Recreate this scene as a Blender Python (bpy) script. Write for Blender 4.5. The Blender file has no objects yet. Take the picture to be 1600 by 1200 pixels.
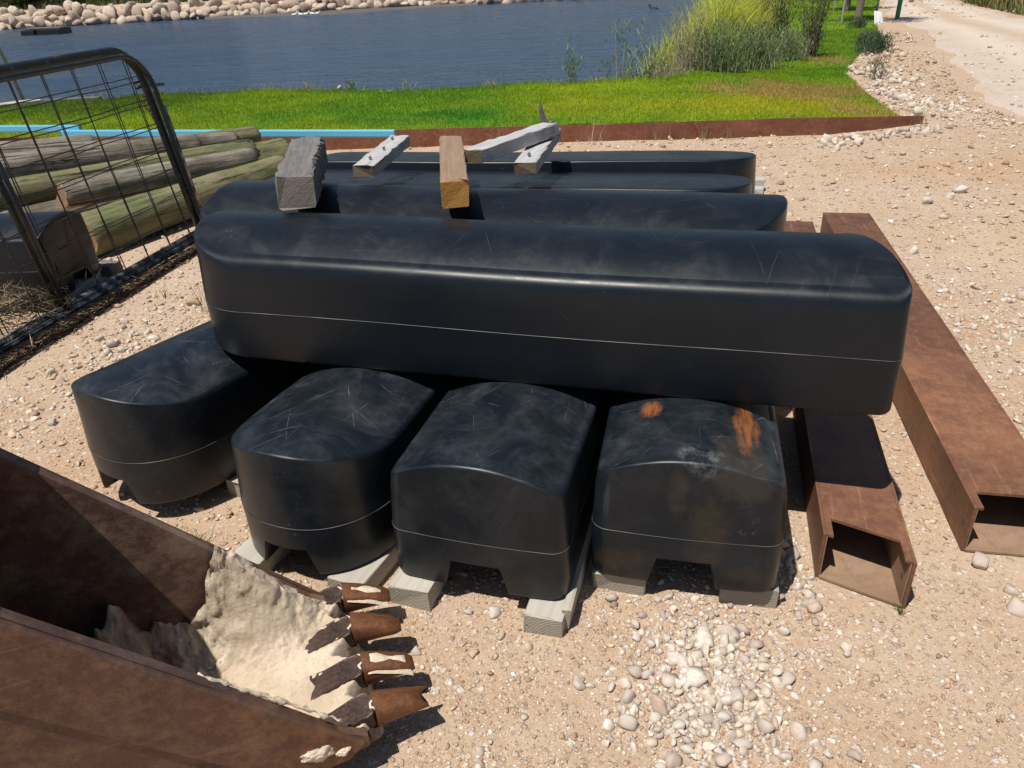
import bpy, bmesh, math, random
import numpy as np
from mathutils import Vector, Matrix
R = math.radians
rng = np.random.default_rng(7); random.seed(7)
sc = bpy.context.scene
col = sc.collection
# ------------------------------------------------------------ camera, world, sun, exposure
P, RO = R(29.0), R(2.6)
CH = 1.65
d = Vector((0, math.cos(P), -math.sin(P))); u0 = Vector((0, math.sin(P), math.cos(P))); X = Vector((1, 0, 0))
rt = math.cos(RO)*X - math.sin(RO)*u0; up = math.cos(RO)*u0 + math.sin(RO)*X
cam = bpy.data.cameras.new('camera'); co = bpy.data.objects.new('camera', cam); col.objects.link(co)
co.matrix_world = Matrix(((rt.x, up.x, -d.x, 0), (rt.y, up.y, -d.y, 0), (rt.z, up.z, -d.z, CH), (0, 0, 0, 1)))
cam.sensor_width = 36; cam.lens = 27.0; cam.clip_start = .05; cam.clip_end = 6000
sc.camera = co
SUNV = Vector((-.30, -.27, 1)).normalized()
elev = math.asin(SUNV.z); azi = math.atan2(SUNV.x, SUNV.y)
w = bpy.data.worlds.new('World'); sc.world = w; w.use_nodes = True
nt = w.node_tree; bg = nt.nodes['Background']; sky = nt.nodes.new('ShaderNodeTexSky')
sky.sky_type = 'NISHITA'; sky.sun_disc = False; sky.sun_elevation = elev; sky.sun_rotation = azi
sky.air_density = 1.0; sky.dust_density = .6; sky.ozone_density = 1.5
nt.links.new(sky.outputs[0], bg.inputs[0]); bg.inputs[1].default_value = .062
sl = bpy.data.lights.new('sun', 'SUN'); sl.energy = 5.0; sl.angle = R(.53); sl.color = (1, .955, .89)
so = bpy.data.objects.new('sun', sl); col.objects.link(so)
so.rotation_euler = SUNV.to_track_quat('Z', 'Y').to_euler(); so.location = (-6, -6, 20)
sc.view_settings.view_transform = 'Standard'; sc.view_settings.look = 'None'
sc.view_settings.exposure = .16; sc.view_settings.gamma = 1

# ------------------------------------------------------------ material helpers
class MT:
    def __init__(s, name, rough=.8, spec=.5, metal=0):
        s.m = bpy.data.materials.new(name); s.m.use_nodes = True; s.t = s.m.node_tree
        s.b = s.t.nodes['Principled BSDF']; s.b.inputs['Roughness'].default_value = rough
        s.b.inputs['Specular IOR Level'].default_value = spec; s.b.inputs['Metallic'].default_value = metal
        s.tc = s.n('ShaderNodeTexCoord')
    def n(s, k, **kw):
        o = s.t.nodes.new(k)
        for a, v in kw.items(): setattr(o, a, v)
        return o
    def set(s, sock, v):
        if hasattr(v, 'links') or isinstance(v, bpy.types.NodeSocket): s.t.links.new(v, sock)
        else: sock.default_value = v if not isinstance(v, tuple) or len(v) != 3 or sock.type != 'RGBA' else (*v, 1)
    def coord(s, scale=(1, 1, 1), rot=(0, 0, 0), loc=(0, 0, 0), src='Object'):
        m = s.n('ShaderNodeMapping'); s.t.links.new(s.tc.outputs[src], m.inputs[0])
        m.inputs['Scale'].default_value = scale; m.inputs['Rotation'].default_value = rot; m.inputs['Location'].default_value = loc
        return m.outputs[0]
    def noise(s, scale, detail=4, vec=None, rough=.55, dist=0):
        o = s.n('ShaderNodeTexNoise'); o.inputs['Scale'].default_value = scale; o.inputs['Detail'].default_value = detail
        o.inputs['Roughness'].default_value = rough; o.inputs['Distortion'].default_value = dist
        s.t.links.new(vec or s.tc.outputs['Object'], o.inputs['Vector']); return o.outputs['Fac']
    def voro(s, scale, feature='F1', vec=None, out='Distance'):
        o = s.n('ShaderNodeTexVoronoi', feature=feature); o.inputs['Scale'].default_value = scale
        s.t.links.new(vec or s.tc.outputs['Object'], o.inputs['Vector']); return o.outputs[out]
    def ramp(s, fac, stops, interp='LINEAR'):
        o = s.n('ShaderNodeValToRGB'); s.t.links.new(fac, o.inputs[0]); o.color_ramp.interpolation = interp
        e = o.color_ramp.elements
        while len(e) < len(stops): e.new(.5)
        for a, (p, c) in zip(e, stops):
            a.position = p; a.color = (c, c, c, 1) if isinstance(c, (int, float)) else (*c, 1)
        return o.outputs[0]
    def mix(s, f, a, b, mode='MIX'):
        o = s.n('ShaderNodeMix', data_type='RGBA', blend_type=mode)
        s.set(o.inputs[0], f); s.set(o.inputs[6], a); s.set(o.inputs[7], b); return o.outputs[2]
    def math(s, op, a, b=0.):
        o = s.n('ShaderNodeMath', operation=op); s.set(o.inputs[0], a); s.set(o.inputs[1], b); return o.outputs[0]
    def attr(s, name='Col'):
        o = s.n('ShaderNodeAttribute', attribute_name=name); return o.outputs['Color']
    def base(s, c): s.set(s.b.inputs['Base Color'], c); return s
    def rough(s, c): s.set(s.b.inputs['Roughness'], c); return s
    def bump(s, h, st=.3, dist=.01):
        o = s.n('ShaderNodeBump'); o.inputs['Strength'].default_value = st; o.inputs['Distance'].default_value = dist
        s.t.links.new(h, o.inputs['Height'])
        if s.b.inputs['Normal'].is_linked: s.t.links.new(s.b.inputs['Normal'].links[0].from_socket, o.inputs['Normal'])
        s.t.links.new(o.outputs[0], s.b.inputs['Normal']); return s

# ------------------------------------------------------------ materials
def ground_mat(name, tint=(1, 1, 1), lift=0):
    m = MT(name, .95, .2)
    def c(r, g, b): return (min(.9, r*.71*tint[0]+lift), min(.9, g*.705*tint[1]+lift), min(.9, b*.71*tint[2]+lift))
    big = m.noise(.55, 3); mid = m.noise(3.2, 4); fine = m.noise(60, 5, rough=.7); grit = m.noise(260, 3, rough=.8)
    a = m.mix(m.ramp(big, [(.38, 0), (.62, 1)]), c(.56, .385, .24), c(.62, .46, .32))
    a = m.mix(m.math('MULTIPLY', m.ramp(mid, [(.45, 0), (.7, 1)]), .55), a, c(.68, .55, .41))
    a = m.mix(m.math('MULTIPLY', m.ramp(fine, [(.3, 1), (.55, 0)]), .45), a, c(.38, .24, .14))
    a = m.mix(m.math('MULTIPLY', m.ramp(grit, [(.5, 0), (.7, 1)]), .5), a, c(.80, .66, .50))
    # embedded pebbles, three sizes, each with a random tone
    for sc_, thr, amt in ((30, .36, .75), (62, .38, .8), (140, .40, .7)):
        vec = m.coord((1, 1, .6))
        dd = m.voro(sc_, vec=vec); cc = m.voro(sc_, vec=vec, out='Color')
        sep = m.n('ShaderNodeSeparateColor'); m.t.links.new(cc, sep.inputs[0])
        tone = m.ramp(sep.outputs[0], [(0, c(.50, .33, .22)), (.25, c(.66, .50, .37)), (.5, c(.78, .66, .52)), (.72, c(.40, .30, .24)), (.85, c(.82, .76, .68))], 'CONSTANT')
        on = m.math('MULTIPLY', m.ramp(sep.outputs[1], [(.45, 0), (.5, 1)]), m.ramp(dd, [(thr-.06, 1), (thr, 0)]))
        a = m.mix(m.math('MULTIPLY', on, amt), a, tone)
        m.bump(m.math('MULTIPLY', m.math('SUBTRACT', 1, dd), on), .55, .35/sc_)
    m.base(a); m.bump(fine, .5, .006); m.bump(grit, .35, .003); m.bump(mid, .3, .03)
    return m.m
def ground_mat_far():
    m = MT('ground_material', .95, .2)
    return m
M = {}
def build_mats():
    # --- ground: sandy gravel near, grassy beyond the river (attribute 'zone')
    M['ground'] = ground_mat('sandy_gravel')
    M['road'] = ground_mat('road_gravel', (1.0, 1.08, 1.22), .05)
    for kk_ in ('ground', 'road'):
        t = M[kk_].node_tree; b = t.nodes['Principled BSDF']; src = b.inputs['Base Color'].links[0].from_socket
        at_ = t.nodes.new('ShaderNodeAttribute'); at_.attribute_name = 'Col'
        mx = t.nodes.new('ShaderNodeMix'); mx.data_type = 'RGBA'
        t.links.new(at_.outputs['Alpha'], mx.inputs[0]); t.links.new(src, mx.inputs[6]); t.links.new(at_.outputs['Color'], mx.inputs[7])
        t.links.new(mx.outputs[2], b.inputs['Base Color'])
    m = MT('stone', .85, .3); c = m.attr(); n = m.noise(45, 4, rough=.7); n2 = m.noise(12, 3)
    oi = m.n('ShaderNodeObjectInfo')
    c2 = m.mix(m.ramp(n, [(.35, .5), (.6, 0)]), c, (.33, .22, .14)); m.base(c2); m.bump(n, .4, .004); m.bump(n2, .4, .01); M['stone'] = m.m
    def rockm(name, a, b_, dk, sc_=1.):
        m = MT(name, .9, .25); oi = m.n('ShaderNodeObjectInfo')
        c = m.mix(oi.outputs['Random'], a, b_); n = m.noise(9*sc_, 5, rough=.7); n2 = m.noise(40*sc_, 4, rough=.7)
        c = m.mix(m.math('MULTIPLY', m.ramp(n, [(.42, 1), (.6, 0)]), .6), c, dk)
        m.base(c); m.bump(n, .5, .0012 if sc_ > 1 else .05); m.bump(n2, .4, .0005 if sc_ > 1 else .012); return m.m
    M['boulder'] = rockm('limestone_boulder', (.68, .57, .45), (.40, .31, .25), (.28, .20, .15), .6)
    M['pale_rock'] = rockm('pale_rock', (.64, .59, .51), (.46, .37, .31), (.36, .28, .22), 3)
    # --- black plastic
    def plastic(name, rust=False, dusty=.5, scr=.42):
        m = MT(name, .36, .30); oi = m.n('ShaderNodeObjectInfo')
        va = m.n('ShaderNodeVectorMath', operation='ADD'); m.t.links.new(m.tc.outputs['Object'], va.inputs[0])
        cb = m.n('ShaderNodeCombineXYZ'); r7 = m.math('MULTIPLY', oi.outputs['Random'], 37.); m.t.links.new(r7, cb.inputs[0]); m.t.links.new(r7, cb.inputs[2])
        m.t.links.new(cb.outputs[0], va.inputs[1]); off = va.outputs[0]
        def map_(sc_, rot):
            q = m.n('ShaderNodeMapping'); m.t.links.new(off, q.inputs[0]); q.inputs['Scale'].default_value = sc_; q.inputs['Rotation'].default_value = rot; return q.outputs[0]
        geo = m.n('ShaderNodeNewGeometry'); sx = m.n('ShaderNodeSeparateXYZ'); m.t.links.new(geo.outputs['Normal'], sx.inputs[0])
        topf = m.ramp(sx.outputs[2], [(.3, .12), (.85, 1)])
        cloud = m.noise(4.5, 6, off, .68, .8); cl2 = m.noise(14, 5, off, .7); gate = m.noise(3.5, 2, off)
        dust = m.math('MULTIPLY', m.ramp(cloud, [(.40, 0), (.68, 1)]), m.ramp(cl2, [(.32, .1), (.66, 1)])); dust = m.math('MULTIPLY', dust, topf)
        c = m.mix(m.math('MULTIPLY', dust, dusty), (.0062, .0090, .0132), (.056, .063, .072))
        # fine scratches: long thin threads of noise in several directions
        tot = None
        for q_, (rot, sc_, wid, dst, lo, seed) in enumerate((((0, 0, .3), 2.1, .007, 2.2, .55, 1), ((0, 0, 1.1), 1.7, .006, 3.0, .56, 5), ((0, 0, 2.1), 2.4, .008, 1.6, .57, 9), ((0, 0, 2.8), 1.3, .005, 4.0, .56, 13), ((1.2, .3, .4), 1.5, .005, 2.5, .60, 17), ((.5, 1.1, .2), 1.9, .006, 3.0, .61, 21), ((0, 0, 1.6), 3.1, .008, 5.0, .58, 25))):
            wv = m.n('ShaderNodeTexWave'); wv.wave_type = 'BANDS'; wv.wave_profile = 'SAW'; wv.inputs['Scale'].default_value = sc_; wv.inputs['Distortion'].default_value = dst; wv.inputs['Detail'].default_value = 1.5; wv.inputs['Detail Scale'].default_value = .7
            q = m.n('ShaderNodeMapping'); m.t.links.new(off, q.inputs[0]); q.inputs['Rotation'].default_value = rot; q.inputs['Location'].default_value = (seed, seed*.7, 0); m.t.links.new(q.outputs[0], wv.inputs['Vector'])
            ln = m.ramp(m.math('ABSOLUTE', m.math('SUBTRACT', wv.outputs['Fac'], .5)), [(0, 1), (wid*.8, 0)])
            s_ = m.math('MULTIPLY', ln, m.ramp(m.noise(6.5, 3, q.outputs[0], .6), [(lo-.04, 0), (lo+.06, 1)])); tot = s_ if tot is None else m.math('MAXIMUM', tot, s_)
        tot = m.math('MULTIPLY', m.math('MULTIPLY', tot, topf), m.ramp(gate, [(.42, 0.05), (.62, 1)]))
        c = m.mix(m.math('MULTIPLY', tot, scr), c, (.34, .36, .36))
        wallg = m.math('MULTIPLY', m.ramp(sx.outputs[2], [(.2, 1), (.6, 0)]), m.math('MULTIPLY', m.ramp(m.noise(5.5, 6, off, .72, .6), [(.44, 0), (.66, 1)]), m.ramp(m.noise(120, 3, off, .7), [(.3, .3), (.7, 1)])))
        c = m.mix(m.math('MULTIPLY', wallg, dusty*.5), c, (.060, .062, .060))
        # chalky scuffs
        sc2 = m.math('MULTIPLY', m.ramp(m.noise(5, 6, off, .75), [(.66, 0), (.74, 1)]), m.ramp(m.noise(70, 3, off, .7), [(.48, 0), (.6, 1)]))
        c = m.mix(m.math('MULTIPLY', sc2, .4), c, (.42, .41, .38))
        if rust:
            # orange rust wash on the crown and brown silt on the end wall (positions in the float's own space)
            sp = m.n('ShaderNodeSeparateXYZ'); m.t.links.new(m.tc.outputs['Object'], sp.inputs[0])
            def spot(cx, cy, cz, rx, ry, rz, soft=.35):
                v = m.coord((1/rx, 1/ry, 1/rz), loc=(-cx/rx, -cy/ry, -cz/rz))
                l = m.n('ShaderNodeVectorMath', operation='LENGTH'); m.t.links.new(v, l.inputs[0])
                w_ = m.math('ADD', l.outputs['Value'], m.math('MULTIPLY', m.math('SUBTRACT', m.noise(11, 5, rough=.7), .5), 1.6))
                return m.ramp(w_, [(.55, 1), (1.0+soft, 0)])
            for a_ in ((.24, -.15, .42, .17, .04, .12), (.29, .12, .42, .05, .035, .1)):
                c = m.mix(m.math('MULTIPLY', m.math('MULTIPLY', spot(*a_), m.ramp(m.noise(1, 4, m.coord((9, 70, 30), rot=(0, 0, .35)), .65, .4), [(.36, .08), (.56, 1)])), .62), c, (.34, .11, .025))
            c = m.mix(m.math('MULTIPLY', spot(0, -.14, .42, .3, .1, .14), .14), c, (.16, .13, .08))
            c = m.mix(m.math('MULTIPLY', spot(.03, -.03, .42, .06, .07, .06), m.math('MULTIPLY', m.ramp(cl2, [(.47, 0), (.68, 1)]), .38)), c, (.34, .35, .34))
            for a_ in ((0, .03, .32, .05, .035, .08), (0, -.06, .2, .05, .07, .14), (0, -.18, .07, .05, .09, .035), (0, .16, .08, .05, .1, .05)):
                c = m.mix(m.math('MULTIPLY', m.math('MULTIPLY', spot(*a_), m.ramp(cl2, [(.3, .1), (.65, 1)])), .26), c, (.11, .07, .03))
        m.base(c)
        rr = m.math('ADD', m.math('MULTIPLY', dust, .26), .33); m.rough(m.math('ADD', rr, m.math('MULTIPLY', tot, .1)))
        m.bump(m.noise(1.8, 2, off), .25, .03); m.bump(m.noise(160, 3, off, .6), .06, .002); m.bump(tot, .15, .001)
        return m.m
    M['plastic'] = plastic('black_plastic', dusty=.70, scr=.55); M['plastic_rusty'] = plastic('stained_black_plastic', True, .62, .6)
    M['plastic_clean'] = plastic('smooth_black_plastic', dusty=.16, scr=.13)
    m = MT('seam_edge', .5); n_ = m.noise(7, 4); m.base(m.mix(m.ramp(n_, [(.42, 0), (.66, 1)]), (.02, .021, .023), (.17, .175, .175))); M['seam'] = m.m
    # --- timber (grain along local X)
    def timber(name, a, b_, dk, crack=.6, endc=None, rough=.85):
        m = MT(name, rough, .25); oi = m.n('ShaderNodeObjectInfo')
        va = m.n('ShaderNodeVectorMath', operation='ADD'); m.t.links.new(m.tc.outputs['Object'], va.inputs[0])
        cb = m.n('ShaderNodeCombineXYZ'); r7 = m.math('MULTIPLY', oi.outputs['Random'], 19.)
        for i in range(3): m.t.links.new(r7, cb.inputs[i])
        m.t.links.new(cb.outputs[0], va.inputs[1])
        def map_(sc_):
            q = m.n('ShaderNodeMapping'); m.t.links.new(va.outputs[0], q.inputs[0]); q.inputs['Scale'].default_value = sc_; return q.outputs[0]
        g = m.noise(1, 5, map_((3.2, 60, 60)), .6, .3); g2 = m.noise(1, 4, map_((2.0, 22, 22)), .6, .6); n = m.noise(7, 4, va.outputs[0])
        c = m.mix(m.ramp(g, [(.3, 0), (.7, 1)]), a, b_); c = m.mix(m.math('MULTIPLY', m.ramp(n, [(.4, 0), (.7, 1)]), .4), c, dk)
        cr = m.ramp(g2, [(.30, 1), (.36, 0)]); c = m.mix(m.math('MULTIPLY', cr, crack), c, tuple(v*.22 for v in dk))
        if endc:
            geo = m.n('ShaderNodeVectorTransform'); geo.vector_type = 'NORMAL'; geo.convert_from = 'WORLD'; geo.convert_to = 'OBJECT'
            gg = m.n('ShaderNodeNewGeometry'); m.t.links.new(gg.outputs['Normal'], geo.inputs[0])
            sx = m.n('ShaderNodeSeparateXYZ'); m.t.links.new(geo.outputs[0], sx.inputs[0]); ab = m.math('ABSOLUTE', sx.outputs[0])
            rings = m.n('ShaderNodeTexWave'); rings.wave_type = 'RINGS'; rings.rings_direction = 'X'; rings.inputs['Scale'].default_value = 38; rings.inputs['Distortion'].default_value = 3.5; rings.inputs['Detail'].default_value = 3
            q = m.coord((1, 1, 1), loc=(0, .09, .07)); m.t.links.new(q, rings.inputs['Vector'])
            ec = m.mix(m.math('MULTIPLY', rings.outputs['Fac'], .6), endc, tuple(v*.45 for v in endc))
            c = m.mix(m.ramp(ab, [(.6, 0), (.8, 1)]), c, ec)
        m.base(c); m.bump(g, .5, .004); m.bump(m.math('SUBTRACT', 1, cr), .5, .006); return m.m
    M['wood_dark'] = timber('dark_weathered_timber', (.10, .098, .095), (.20, .19, .185), (.13, .12, .11), .8, (.24, .21, .18))
    M['wood_grey'] = timber('silver_grey_timber', (.33, .33, .33), (.47, .46, .45), (.27, .26, .245), .5, (.17, .13, .085))
    M['wood_fresh'] = timber('sawn_brown_timber', (.20, .135, .085), (.30, .215, .15), (.24, .16, .10), .25, (.50, .25, .065))
    M['wood_bearer'] = timber('weathered_bearer', (.36, .33, .275), (.47, .44, .37), (.30, .275, .225), .5, (.36, .32, .25))
    def logm(name, a, b_, dk):
        m = MT(name, .85, .25); oi = m.n('ShaderNodeObjectInfo')
        va = m.n('ShaderNodeVectorMath', operation='ADD'); m.t.links.new(m.tc.outputs['Object'], va.inputs[0])
        cb = m.n('ShaderNodeCombineXYZ'); r7 = m.math('MULTIPLY', oi.outputs['Random'], 19.)
        for i in range(3): m.t.links.new(r7, cb.inputs[i])
        m.t.links.new(cb.outputs[0], va.inputs[1])
        def map_(sc_):
            q = m.n('ShaderNodeMapping'); m.t.links.new(va.outputs[0], q.inputs[0]); q.inputs['Scale'].default_value = sc_; return q.outputs[0]
        g = m.noise(1, 5, map_((2.2, 34, 34)), .65, .5); g2 = m.noise(1, 3, map_((.9, 12, 12)), .6, 1.2); n = m.noise(3, 5, va.outputs[0], .65)
        c = m.mix(m.ramp(g, [(.3, 0), (.7, 1)]), a, b_); c = m.mix(m.math('MULTIPLY', m.ramp(n, [(.42, 0), (.62, 1)]), .75), c, dk)
        cr = m.ramp(g2, [(.36, 1), (.40, 0)]); c = m.mix(m.math('MULTIPLY', cr, .85), c, (.025, .02, .014))
        m.base(c); m.bump(g, .9, .016); m.bump(m.math('SUBTRACT', 1, cr), .8, .02); m.bump(n, .5, .03); return m.m
    M['log_green'] = logm('green_treated_log', (.050, .062, .028), (.185, .195, .085), (.23, .19, .115))
    M['log_grey'] = logm('grey_weathered_log', (.11, .095, .07), (.31, .285, .23), (.08, .06, .04))
    m = MT('log_end', .9); rg = m.n('ShaderNodeTexWave'); rg.wave_type = 'RINGS'; rg.rings_direction = 'X'; rg.inputs['Scale'].default_value = 26; rg.inputs['Distortion'].default_value = 2; rg.inputs['Detail'].default_value = 3
    m.t.links.new(m.tc.outputs['Object'], rg.inputs['Vector']); m.base(m.mix(rg.outputs['Fac'], (.34, .22, .12), (.16, .09, .045))); m.bump(m.noise(40), .5, .01); M['log_end'] = m.m
    m = MT('rotten_orange_wood', .9); n = m.noise(1, 5, m.coord((3, 30, 30)), .7, .5); m.base(m.mix(m.ramp(n, [(.35, 0), (.6, 1)]), (.07, .025, .012), (.42, .19, .07))); m.bump(n, .8, .015); M['rot'] = m.m
    # --- rusty steel
    def rusty(name, a, b_, c_, metal=.25, rough=.62, sc_=1., silt=0., rim=False):
        m = MT(name, rough, .45, metal); n = m.noise(3.5*sc_, 6, rough=.68, dist=.3); n2 = m.noise(28*sc_, 5, rough=.7); n3 = m.noise(220, 3, rough=.7)
        c = m.mix(m.ramp(n, [(.36, 0), (.64, 1)]), a, b_); c = m.mix(m.math('MULTIPLY', m.ramp(n2, [(.45, 0), (.68, 1)]), .7), c, c_)
        c = m.mix(m.math('MULTIPLY', m.ramp(n3, [(.35, 1), (.5, 0)]), .35), c, tuple(v*.4 for v in a))
        st = m.ramp(m.noise(1, 3, m.coord((1.2, 120, 6), rot=(0, 0, .4)), .5, .1), [(.70, 0), (.73, 1)]); c = m.mix(m.math('MULTIPLY', st, .25), c, (.5, .42, .36))
        big = m.noise(1.1*sc_, 4, rough=.6, dist=.8); c = m.mix(m.math('MULTIPLY', m.ramp(big, [(.42, 0), (.62, 1)]), .5), c, tuple(v*.45 for v in a))
        sc3 = m.math('MULTIPLY', m.ramp(m.noise(1, 4, m.coord((3, 60, 40), rot=(0, .8, 0)), .7, .3), [(.58, 0), (.68, 1)]), m.ramp(m.noise(4, 3), [(.45, 0), (.6, 1)])); c = m.mix(m.math('MULTIPLY', sc3, .35), c, tuple(min(1, v*1.5+.04) for v in c_))
        if rim:
            sp = m.n('ShaderNodeSeparateXYZ'); m.t.links.new(m.tc.outputs['Object'], sp.inputs[0]); v = m.math('ADD', sp.outputs[2], m.math('MULTIPLY', sp.outputs[0], 1.135)); v = m.math('ADD', v, m.math('MULTIPLY', m.math('SUBTRACT', m.noise(26, 4, rough=.7), .5), .04))
            c = m.mix(m.math('MULTIPLY', m.ramp(v, [(.125, 0), (.150, 1)]), .55), c, (.16, .13, .12)); e_ = m.math('ADD', sp.outputs[0], m.math('MULTIPLY', m.math('SUBTRACT', m.noise(9, 5, rough=.7), .5), .5)); c = m.mix(m.math('MULTIPLY', m.ramp(e_, [(-.0, 0), (.12, 1)]), .6), c, (.30, .12, .035)) if False else c
            c = m.mix(m.math('MULTIPLY', m.math('MULTIPLY', m.ramp(m.math('ADD', e_, .3), [(.0, 0), (.28, 1)]), m.ramp(n2, [(.35, 0), (.6, 1)])), .55), c, (.27, .12, .045))
        if silt: c = m.mix(m.math('MULTIPLY', m.ramp(m.noise(5, 6, rough=.75), [(.5, 0), (.66, 1)]), silt), c, (.42, .30, .20))
        m.base(c); m.rough(m.math('ADD', m.math('MULTIPLY', n2, .35), rough-.2)); m.bump(n3, .35, .0015); m.bump(n2, .3, .004); return m.m
    M['rust_beam'] = rusty('rusted_channel_steel', (.135, .058, .034), (.235, .105, .055), (.31, .15, .07), .1, .66)
    M['rust_inner'] = rusty('pale_rusted_steel', (.26, .16, .095), (.34, .23, .15), (.24, .13, .07), .1, .75)
    M['rust_bucket'] = rusty('worn_bucket_steel', (.075, .036, .028), (.125, .062, .046), (.22, .12, .075), .3, .55, 1, .18, True)
    M['rust_bucket_in'] = rusty('bucket_inner_steel', (.11, .055, .042), (.16, .085, .065), (.27, .17, .13), .2, .6, 1, .5, True)
    M['rust_tooth'] = rusty('tooth_steel', (.16, .06, .025), (.26, .11, .045), (.08, .035, .02), .3, .5, 4, .25)
    M['adapter'] = rusty('adapter_steel', (.035, .026, .024), (.075, .05, .045), (.17, .085, .045), .4, .5, 4, .3)
    M['rust_edge'] = rusty('rusted_edging_steel', (.19, .062, .032), (.25, .095, .055), (.30, .15, .09), .1, .7)
    # caked silt
    m = MT('caked_silt', .95, .15); n = m.noise(7, 6, rough=.7, dist=.5); n2 = m.noise(90, 6, rough=.8); vo = m.voro(26, 'DISTANCE_TO_EDGE', vec=None)
    c = m.mix(m.ramp(n, [(.35, 0), (.65, 1)]), (.54, .42, .30), (.70, .59, .45)); c = m.mix(m.math('MULTIPLY', m.ramp(n2, [(.3, 1), (.5, 0)]), .4), c, (.50, .36, .24))
    sp = m.n('ShaderNodeAttribute', attribute_name='Col'); c = m.mix(sp.outputs['Alpha'], c, sp.outputs['Color'])
    m.base(c); m.bump(n2, .8, .008); m.bump(n, .3, .02); M['silt'] = m.m
    m = MT('silt_crust', .95, .15); n = m.noise(40, 5, rough=.7); m.base(m.mix(n, (.56, .44, .32), (.74, .64, .50))); m.bump(n, .6, .01); M['crust'] = m.m
    # --- others
    m = MT('black_paint', .38, .5, .1); n = m.noise(30, 4); m.base(m.mix(m.ramp(n, [(.6, 0), (.75, 1)]), (.012, .016, .018), (.12, .09, .07))); M['gate'] = m.m
    m = MT('worn_galvanised', .5, .5, .5); n = m.noise(14, 5); m.base(m.mix(m.ramp(n, [(.42, 0), (.58, 1)]), (.02, .022, .024), (.28, .27, .26))); M['gate_worn'] = m.m
    m = MT('blue_coated_steel', .4, .5); n = m.noise(5, 4); m.base(m.mix(m.math('MULTIPLY', n, .3), (.11, .42, .62), (.18, .45, .58))); M['cyan'] = m.m
    m = MT('zinc_screw', .4, .5, .7); m.base((.3, .3, .3)); M['screw'] = m.m
    m = MT('river_water', .12, .5); m.b.inputs['IOR'].default_value = 1.33
    n1 = m.noise(1, 5, m.coord((.8, 3.6, 1)), .66, .6); n2 = m.noise(1, 4, m.coord((4, 15, 1)), .65); n3 = m.noise(1, 3, m.coord((.05, .22, 1)), .6)
    m.base(m.mix(m.ramp(n3, [(.35, 0), (.65, 1)]), (.030, .080, .160), (.085, .112, .145))); m.rough(m.ramp(n3, [(.35, .2), (.65, .34)]))
    m.bump(n1, 1, .42); m.bump(n2, 1, .10); M['water'] = m.m
    m = MT('lawn_soil', .95, .2); c = m.attr(); n = m.noise(30, 4); m.base(m.mix(m.math('MULTIPLY', n, .6), c, (.05, .08, .01))); M['lawn'] = m.m
    m = MT('blade', .55, .3); m.base(m.attr()); m.b.inputs['Subsurface Weight'].default_value = 0
    # a blade lets some light through
    tr = m.n('ShaderNodeBsdfTranslucent'); m.t.links.new(m.b.inputs['Base Color'].links[0].from_socket, tr.inputs[0])
    ms = m.n('ShaderNodeMixShader'); ms.inputs[0].default_value = .35
    m.t.links.new(m.b.outputs[0], ms.inputs[1]); m.t.links.new(tr.outputs[0], ms.inputs[2]); m.t.links.new(ms.outputs[0], m.t.nodes['Material Output'].inputs[0]); M['blade'] = m.m
    m = MT('bark', .9); n = m.noise(1, 5, m.coord((30, 30, 5)), .7); m.base(m.mix(n, (.06, .045, .035), (.22, .18, .14))); m.bump(n, .6, .01); M['bark'] = m.m
    m = MT('dry_stem', .8); m.base((.30, .27, .16)); M['dry_stem'] = m.m
    m = MT('green_paint', .4); m.base((.01, .22, .11)); M['green_post'] = m.m
    m = MT('white_plastic', .5); m.base((.7, .72, .72)); M['white'] = m.m
    m = MT('black_trim', .4); m.base((.015, .015, .018)); M['black'] = m.m
    m = MT('lamp_glass', .1); m.base((.25, .42, .55)); M['lampglass'] = m.m
    m = MT('roofing', .7); m.base((.62, .58, .5)); M['shed'] = m.m
    m = MT('feathers_white', .8); m.base((.8, .8, .78)); M['feather'] = m.m
build_mats()

# ------------------------------------------------------------ object helpers
def link(name, me, mat=None, parent=None, smooth=False):
    o = bpy.data.objects.new(name, me); col.objects.link(o)
    if mat: me.materials.append(mat)
    if smooth: me.polygons.foreach_set('use_smooth', [True]*len(me.polygons))
    if parent: o.parent = parent
    return o
def tag(o, label=None, cat=None, group=None, kind=None):
    if label: o['label'] = label
    if cat: o['category'] = cat
    if group: o['group'] = group
    if kind: o['kind'] = kind
    return o
def empty(name, loc=(0, 0, 0), rz=0, label=None, cat=None, group=None):
    o = bpy.data.objects.new(name, None); col.objects.link(o); o.location = loc; o.rotation_euler = (0, 0, rz)
    o.empty_display_size = .1
    return tag(o, label, cat, group)
def npmesh(name, V, Fc, C=None):
    """V (n,3), Fc (m,k) all faces k-gons, C (n,4) point colours"""
    me = bpy.data.meshes.new(name); V = np.asarray(V, np.float32); Fc = np.asarray(Fc, np.int32); k = Fc.shape[1]
    me.vertices.add(len(V)); me.vertices.foreach_set('co', V.ravel())
    me.loops.add(Fc.size); me.loops.foreach_set('vertex_index', Fc.ravel())
    me.polygons.add(len(Fc)); me.polygons.foreach_set('loop_start', np.arange(0, Fc.size, k, dtype=np.int32))
    me.polygons.foreach_set('loop_total', np.full(len(Fc), k, np.int32))
    if C is not None:
        a = me.color_attributes.new('Col', 'FLOAT_COLOR', 'POINT'); a.data.foreach_set('color', np.asarray(C, np.float32).ravel())
    me.update(calc_edges=True); return me
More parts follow.
